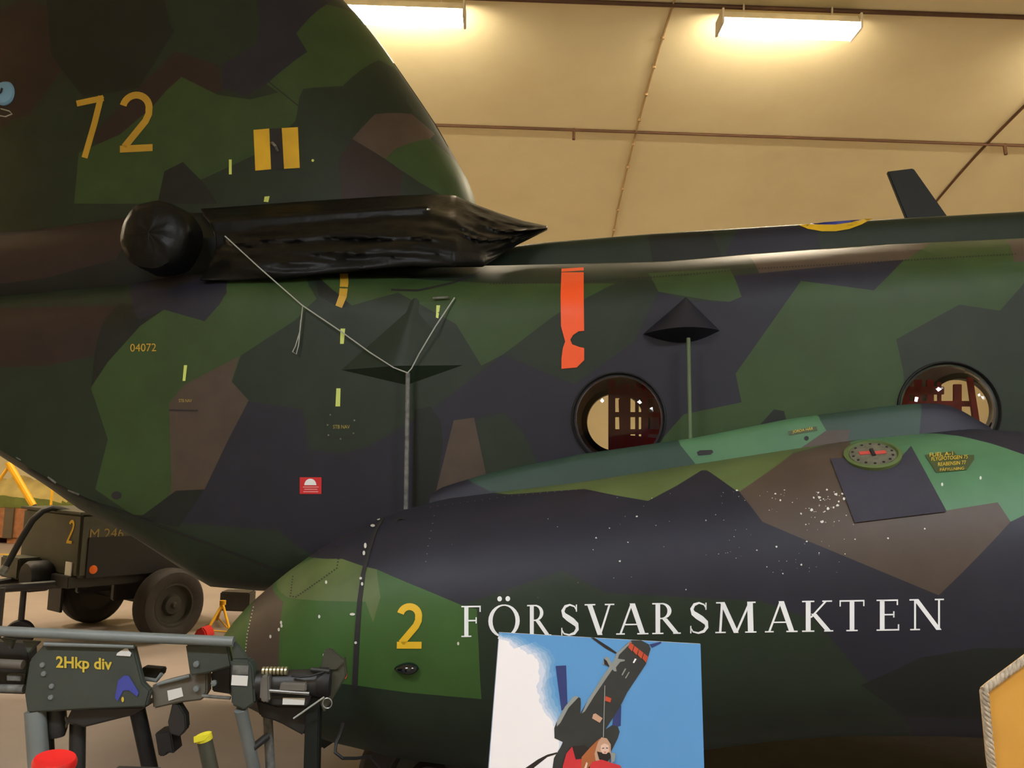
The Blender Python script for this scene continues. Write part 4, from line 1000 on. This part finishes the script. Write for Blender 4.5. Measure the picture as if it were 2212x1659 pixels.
rb = pprism([(400, 1393), (491, 1391), (500, 1440), (447, 1455), (410, 1460)], TY + 0.02, 0.03, 'corner_plate', OLV2, tl, 0.005)
for x, y in ((425, 1434), (425, 1487), (463, 1475)): MB().lathe(at(x, y, TY + (0.02 if y < 1450 else 0.055)), Vector((0, -1, 0)), [(0.001, 0), (0.011, 0), (0.010, 0.009), (0.001, 0.011)], 8).build('bolt', GRY, rb)
pprism([(455, 1453), (498, 1440), (498, 1500), (458, 1494)], TY + 0.1, 0.04, 'inner_plate', DGRY, tl)
ptube([(437, 1503, TY + 0.04), (498, 1508, TY + 0.04)], 0.006, 'pull_rod', ROD, tl)
po = pprism([(498, 1425), (537, 1428), (545, 1440), (551, 1519), (527, 1536), (499, 1523)], TY - 0.02, 0.06, 'head_post', OLV2, tl, 0.006)
flat('white_label', [[(501, 1458), (536, 1460), (534, 1482), (499, 1480)]], TY - 0.024, LABEL, po); flat('grey_label', [[(503, 1437), (537, 1438), (536, 1458), (502, 1457)]], TY - 0.024, ROD, po)
pprism([(500, 1385), (510, 1390), (536, 1424), (502, 1424)], TY, 0.02, 'gusset', OLV2, tl, 0.003)
# hydraulic head
MB().tube([at(540, 1478, TY + 0.03), at(705, 1474, TY + 0.03)], [0.045, 0.045], 20).build('hydraulic_cylinder', DGRY, tl)
MB().lathe(at(708, 1473, TY + 0.03), Vector((1, 0, 0)), [(0.001, -0.03), (0.05, -0.03), (0.052, 0.0), (0.045, 0.012), (0.001, 0.014)], 20).build('end_cap', BLK, tl)
bs_ = MB()
for k in range(7): bs_.lathe(at(570 + k * 8, 1449, TY + 0.0), Vector((1, 0, 0)), [(0.001, -0.005), (0.014, -0.004), (0.014, 0.004), (0.001, 0.005)], 12)
bs_.build('knurled_screw', BRASS, tl)
pprism([(562, 1462), (580, 1458), (582, 1516), (572, 1520), (560, 1512)], TY - 0.04, 0.05, 'steel_block', STEEL, tl, 0.006)
pprism([(606, 1474), (662, 1476), (660, 1496), (602, 1494)], TY - 0.035, 0.04, 'gauge_bar', STEEL, tl, 0.005)
ptube([(582, 1492, TY - 0.03), (668, 1498, TY - 0.03)], 0.006, 'bright_rod', STEEL, tl)
MB().tube([at(630, 1460, TY - 0.02), at(650, 1462, TY - 0.03), at(672, 1460, TY - 0.03), at(698, 1452, TY - 0.01)], 0.004, 8).build('hose', BLK, tl)
ptube([(672, 1446, TY), (712, 1450, TY)], 0.008, 'guard', DGRY, tl)
lb = pprism([(582, 1500), (672, 1502), (664, 1526), (586, 1524)], TY - 0.01, 0.05, 'lower_block', DGRY, tl)
flat('white_label', [[(611, 1507), (659, 1508), (657, 1523), (610, 1522)]], TY - 0.014, LABEL, lb)
pprism([(552, 1510), (600, 1524), (690, 1526), (655, 1590), (600, 1560), (560, 1548)], TY + 0.06, 0.06, 'cradle', DGRY, tl, 0.006)
leg((520, 1532, TY), (548, 1659, TY + 0.08), 0.022, GRY); leg((578, 1540, TY + 0.12), (584, 1659, TY + 0.12), 0.017, ROD)
pprism([(660, 1500), (690, 1506), (686, 1700), (654, 1700)], TY + 0.02, 0.05, 'stay', KB, tl); leg((672, 1600, TY + 0.045), (672, 1700, TY + 0.045), 0.022, KB)
ptube([(545, 1616, TY + 0.05), (578, 1590, TY + 0.1)], 0.013, 'brace', DGRY, tl)
ptube([(634, 1552, TY - 0.02), (700, 1506, TY - 0.03)], 0.003, 'safety_wire', WIRE, tl)
MB().tube([at(707 + 10 * math.cos(a), 1519 + 11 * math.sin(a), TY - 0.03) for a in [2 * math.pi * k / 18 for k in range(19)]], 0.0022, 6).build('split_ring', STEEL, tl)
hb = pprism([(372, 1518), (384, 1520), (400, 1545), (402, 1575), (388, 1592), (366, 1585), (362, 1560)], TY + 0.07, 0.04, 'hanging_link', DGRY, tl)
pprism([(334, 1584), (368, 1578), (376, 1628), (362, 1626), (356, 1634), (342, 1634)], TY + 0.08, 0.08, 'foot_block', BLK, tl)
pprism([(700, 1405), (712, 1402), (745, 1430), (728, 1448), (690, 1450)], TY + 0.02, 0.03, 'guard_plate', OLV, tl, 0.004)
pprism([(690, 1440), (728, 1446), (744, 1420), (748, 1460), (700, 1540), (690, 1520)], TY + 0.03, 0.03, 'saddle_arm', OLV, tl, 0.004)
# trailing black cable under the pod
cb = MB().tube([at(742, 1560, 3.1), at(736, 1582, 3.1), at(726, 1605, 3.08), at(724, 1625, 3.06), at(740, 1638, 3.05), at(770, 1638, 3.1), at(800, 1634, 3.2), at(860, 1700, 3.4), at(870, 1950, 3.5)], 0.006, 8).build('cable', BLK); centre(cb)
tag(cb, 'black cable looping down below the pod\'s tail end', 'cable')

# green tube with yellow end, red mushroom cap on its housing
gt = thing('tow_bar', 'green steel tube with a yellow painted end leaning up from the floor', 'tow bar', flr(at(470, 1700, 2.6)))
g0, g1 = at(440, 1590, 2.5), at(468, 1720, 2.52); dd = (g1 - g0); kk = (g0.z - 0.0) / -dd.z
MB().tube([g0, g0 + dd * kk], 0.021, 16).build('tube', MATS['olive_drab'], gt)
MB().tube([g0 - dd.normalized() * 0.004, g0 + dd.normalized() * 0.012], 0.0225, 16).build('painted_end', mat('bright_yellow_end', (225, 215, 50), 0.5), gt)
MB().prism([g0 + Vector((x, -0.024, z)) for x, z in ((-0.02, 0.004), (0.015, 0.012), (0.03, 0.02), (0.012, -0.004), (-0.018, -0.012))], Vector((0, 0.006, 0))).build('tape_tab', MATS['bright_yellow_end'], gt)
rc = thing('machine_housing', 'green machine housing with a red mushroom cap, at the lower left corner', 'machine', Vector((at(180, 1700, 2.0).x, 1.97, 0)))
ztop = at(240, 1651, 2.05).z; x0_, x1_ = at(-40, 1680, 2.0).x, at(350, 1680, 2.0).x
MB().box(((x0_ + x1_) / 2, 1.97, ztop / 2 - 0.006), (Vector((1, 0, 0)), Vector((0, 1, 0)), Zv), ((x1_ - x0_) / 2, 0.08, ztop / 2 - 0.006)).build('body', OLV2, rc, 0.015)
cp = at(116, 1650, 1.98); cp.z = ztop - 0.016
MB().lathe(cp, Zv + Vector((0.1, -0.12, 0)), [(0.001, 0.0), (0.02, 0.0), (0.022, 0.02), (0.036, 0.026), (0.045, 0.034), (0.046, 0.044), (0.042, 0.052), (0.034, 0.051), (0.001, 0.047)], 36).build('cap', REDCAP, rc)
MB().box((at(300, 1650, 2.0).x, 1.98, ztop + 0.002), (Vector((1, 0, 0)), Vector((0, 1, 0)), Zv), (0.05, 0.03, 0.01)).build('latch', DGRY, rc, 0.003)

SHADEM = mat('shade_sheet_grey', (112, 106, 106), 0.8)
fm = MB().box((2.05, 6.4, 0.004), (Vector((1, 0, 0)), Vector((0, 1, 0)), Zv), (1.95, 2.6, 0.004)).build('shade_sheet', SHADEM, None, 0.002); centre(fm)  # dark sheet laid as painted shade under the helicopter
tag(fm, 'dark grey sheet standing in for shade on the floor underneath the helicopter', 'shade sheet')

# ------------------------------------------------------------------ photograph board
def bp(px, py):                           # the board leans back a little
    d = ray(px, py); n = Vector((0.06, -1, 0.10)).normalized(); o = at(1300, 1400, 2.15)
    return EYE + d * ((o - EYE).dot(n) / d.dot(n)), n
bd_ = thing('photo_board', 'display board with a printed photo of a helicopter lifting a person, under blue sky', 'display board', Vector((bp(1290, 1600)[0].x, 2.2, 0)))
corners = [(1078, 1366), (1513, 1391), (1530, 1960), (1031, 1960)]
nb = bp(1300, 1400)[1]
EDG = mat('board_edge', (200, 198, 195), 0.6)
MB().prism([bp(x, y)[0] for x, y in corners], -nb * 0.008).build('panel', EDG, bd_)
SKY = mat('print_sky', (86, 146, 200), 0.5, var=0.06, scale=2)
def cloudmat():
    m = mat('print_cloud', (240, 236, 238), 0.5, var=0); return m
CLD = cloudmat(); CLD2 = mat('print_cloud_edge', (176, 196, 220), 0.5, var=0.04); CLD3 = mat('print_cloud_fringe', (128, 170, 208), 0.5, var=0.04)
PDK = mat('print_dark_grey', (44, 46, 46), 0.5, var=0.15, scale=14); PGR = mat('print_light_grey', (140, 144, 140), 0.5); PNV = mat('print_navy', (40, 54, 110), 0.5)
POR = mat('print_orange', (190, 72, 44), 0.5); PSK = mat('print_skin', (222, 188, 172), 0.5); PRD = mat('print_red', (196, 44, 52), 0.5); PBR = mat('print_brown', (160, 92, 50), 0.5); PTN = mat('print_tan', (190, 150, 124), 0.5); PBK = mat('print_near_black', (30, 22, 24), 0.5)
PM = [SKY, CLD3, CLD2, CLD, PDK, PGR, PNV, POR, PSK, PRD, PBR, PTN, PBK, mat('print_haze', (104, 157, 204), 0.5, var=0.04), mat('print_cloud_mid', (150, 182, 214), 0.5, var=0.04), mat('print_cloud_grey', (206, 214, 230), 0.5, var=0.04)]
K = 0.2532
def cc(pts): return [(1000 + x * K, 1260 + y * K) for x, y in pts]
LY_ = []
sky = corners; LY_.append((0, sky))
def cloud(shift, seed):
    rnd = random.Random(seed); base = [(300, 452), (345, 470), (400, 478), (440, 510), (480, 545), (520, 530), (560, 560), (640, 600), (690, 700), (692, 800), (672, 900), (690, 1000), (750, 1110), (820, 1220), (855, 1320), (860, 1400), (820, 1480), (780, 1600), (760, 2600)]
    pts = [(x + shift * (0.2 if y < 480 else 1), y - shift * 0.35) for x, y in base]
    for lev in range(4):                  # ragged, fractal rim
        out = []
        for (x0, y0), (x1, y1) in zip(pts[:-1], pts[1:]):
            l = min(160, math.hypot(x1 - x0, y1 - y0)); a = rnd.uniform(-0.17, 0.17) * l
            out += [(x0, y0), ((x0 + x1) / 2 + a * (y1 - y0) / (math.hypot(x1 - x0, y1 - y0) + 1), (y0 + y1) / 2 - a * (x1 - x0) / (math.hypot(x1 - x0, y1 - y0) + 1))]
        pts = out + [pts[-1]]
    q = cc(pts + [(210, 2600)]); res = [(x, min(max(y, 1367 + (x - 1078) * 0.06), 1955)) for x, y in q]
    res[0] = (1078, 1374 - shift * 0.02); res[-1] = (1033, 1955)
    return res
LY_ += [(13, cloud(96, 1)), (1, cloud(66, 1)), (14, cloud(40, 4)), (2, cloud(18, 2)), (15, cloud(-6, 5)), (3, cloud(-40, 3))]
LY_ += [(6, cc([(790, 705), (880, 700), (892, 1060), (840, 1085)])), (6, cc([(1290, 1080), (1350, 1040), (1345, 1215), (1270, 1230)])),
 (12, cc([(1090, 462), (1120, 463), (1250, 545), (1312, 590), (1300, 600), (1215, 555)])), (6, cc([(1590, 520), (1690, 497), (1690, 510), (1610, 550)])),
 (12, cc([(530, 1576), (640, 1500), (720, 1460), (800, 1440), (805, 1452), (720, 1480), (600, 1576)])),
 (4, cc([(1440, 485), (1520, 486), (1585, 520), (1600, 560), (1560, 690), (1400, 930), (1335, 1060), (1215, 1245), (1270, 1210), (1318, 1215), (1336, 1265), (1320, 1320), (1260, 1440), (1240, 1500), (1200, 1800), (765, 1800), (765, 1570), (775, 1490), (830, 1400), (852, 1352), (780, 1320), (778, 1235), (800, 1180), (870, 1050), (935, 972), (965, 958), (1002, 980), (1005, 1020), (1000, 1110), (1060, 1005), (1180, 810), (1290, 650), (1310, 595), (1400, 510)])),
 (5, cc([(1425, 492), (1440, 500), (1330, 610), (1310, 680), (1120, 960), (1040, 1090), (1012, 1110), (1060, 1005), (1180, 810), (1290, 650), (1310, 595)])), (5, cc([(935, 972), (965, 958), (985, 970), (900, 1060), (830, 1190), (800, 1220), (800, 1180), (870, 1050)])),
 (5, cc([(1210, 630), (1235, 625), (1275, 690), (1300, 700), (1310, 750), (1290, 750), (1240, 700), (1190, 690)])), (12, cc([(1200, 640), (1225, 660), (1250, 710), (1205, 690)])), (5, cc([(1300, 640), (1380, 650), (1378, 662), (1340, 670), (1300, 720), (1285, 716)])),
 (3, cc([(1465, 640), (1480, 645), (1458, 680), (1447, 676)])), (5, cc([(1380, 725), (1392, 728), (1360, 785), (1350, 780)])), (5, cc([(1412, 755), (1420, 757), (1390, 810), (1380, 806)])),
 (11, cc([(1110, 1115), (1130, 1108), (1190, 1150), (1165, 1188), (1100, 1150)])), (7, cc([(1215, 960), (1265, 980), (1255, 1015), (1210, 1000)]))]
for k in range(4):
    x, y = 1422 + k * 40, 500 + k * 32; LY_.append((7, cc([(x, y), (x + 36, y + 28), (x + 18, y + 80), (x - 14, y + 44)])))
LY_ += [(5, cc([(1205, 870), (1212, 870), (1200, 1310), (1192, 1310)])),
 (9, cc([(880, 1450), (930, 1390), (1000, 1400), (1010, 1500), (1000, 1800), (840, 1800), (850, 1560)])), (12, cc([(930, 1390), (1040, 1380), (1090, 1420), (1050, 1490), (960, 1500)])), (10, cc([(1080, 1400), (1130, 1350), (1165, 1320), (1180, 1450), (1120, 1520), (1060, 1576), (1060, 1800), (1000, 1800), (1010, 1480)])),
 (11, cc([(1150, 1350), (1180, 1310), (1225, 1320), (1258, 1370), (1260, 1440), (1240, 1520), (1130, 1510), (1120, 1450)])), (12, cc([(1140, 1430), (1180, 1440), (1250, 1440), (1262, 1480), (1230, 1520), (1160, 1500)])), (8, cc([(1175, 1380), (1205, 1362), (1240, 1378), (1244, 1425), (1222, 1452), (1190, 1450), (1172, 1420)])),
 (12, cc([(1183, 1402), (1202, 1398), (1203, 1406), (1184, 1409)])), (12, cc([(1217, 1397), (1236, 1400), (1235, 1407), (1218, 1405)])), (9, cc([(1198, 1434), (1220, 1434), (1218, 1440), (1200, 1440)])),
 (9, cc([(1100, 1520), (1180, 1500), (1240, 1520), (1340, 1550), (1360, 1600), (1360, 1800), (1070, 1800), (1080, 1560)])), (5, cc([(1258, 1440), (1300, 1445), (1290, 1510), (1262, 1530)])), (8, cc([(1030, 1576), (1050, 1520), (1062, 1530), (1040, 1620)]))]
mb = MB()
for i, (mi, poly) in enumerate(LY_):
    poly = [(x, min(y, 1958)) for x, y in poly]
    pts = [bp(x, y)[0] + nb * (0.0006 + 0.00012 * i) for x, y in poly]
    for tri in tessellate_polygon([[Vector((x, y, 0)) for x, y in poly]]): mb.add([pts[j] for j in tri], [(0, 1, 2)], mi)
pr = mb.build('printed_photo', PM, bd_, sharp=0)
for px in (1090, 1480):
    p = bp(px, 1955)[0]; MB().tube([bp(px, 1800)[0] - nb * 0.03, Vector((p.x, p.y + 0.02, 0))], 0.015, 10).build('leg', DGRY, bd_)
bxx = Vector((0, 0, 1)).cross(nb).normalized(); MB().box(bp(1285, 1800)[0] - nb * 0.024, (bxx, nb, nb.cross(bxx)), (0.24, 0.012, 0.02)).build('cross_bar', DGRY, bd_)

# ------------------------------------------------------------------ rope-edged plaque at the right
PYq = 1.75
pq = [(2126, 1492), (2140, 1480), (2250, 1398), (2420, 1392), (2530, 1470), (2550, 1640), (2530, 1900), (2180, 1900), (2155, 1740), (2140, 1640)]
pqd = thing('rope_edged_plaque', 'varnished wooden plaque edged with pale twisted rope, at the lower right', 'plaque', flr(at(2340, 1800, PYq)))
bw = MB().prism([at(x, y, PYq) for x, y in pq], Vector((0, 0.022, 0))).build('board', BOARD, pqd, 0.003)
path = [at(x, y, PYq - 0.002) for x, y in pq] + [at(*pq[0], PYq - 0.002)]
dense = []
for a, b in zip(path[:-1], path[1:]):
    n = max(2, int((b - a).length / 0.004)); dense += [a.lerp(b, k / n) for k in range(n)]
dense.append(path[-1]); mb = MB(); acc = 0
for s in (0, 2.094, 4.189):
    pts = []; acc = 0
    for i, p in enumerate(dense):
        if i: acc += (p - dense[i - 1]).length
        t = (dense[min(i + 1, len(dense) - 1)] - dense[max(i - 1, 0)]).normalized(); nrm = t.cross(Vector((0, 1, 0))).normalized()
        a = acc * 210 + s; pts.append(p + (nrm * math.cos(a) + Vector((0, 1, 0)) * math.sin(a)) * 0.0042)
    mb.tube(pts, 0.0048, 6)
mb.build('rope_border', ROPE, pqd)
for px in (2260, 2440):
    a = at(px, 1880, PYq + 0.03); MB().tube([a, flr(a)], 0.016, 10).build('leg', DGRY, pqd)
MB().box(at(2350, 1800, PYq + 0.032), (Vector((1, 0, 0)), Vector((0, 1, 0)), Zv), (0.14, 0.01, 0.1)).build('back_plate', DGRY, pqd)

# ------------------------------------------------------------------ world, view
w_ = bpy.data.worlds.new('world'); scene.world = w_; w_.use_nodes = True
w_.node_tree.nodes['Background'].inputs['Color'].default_value = (0.02, 0.018, 0.015, 1); w_.node_tree.nodes['Background'].inputs['Strength'].default_value = 1.0
vs_ = scene.view_settings; vs_.view_transform = 'Standard'; vs_.look = 'None'; vs_.gamma = 1.0; vs_.use_curve_mapping = False
vs_.exposure = 0.0
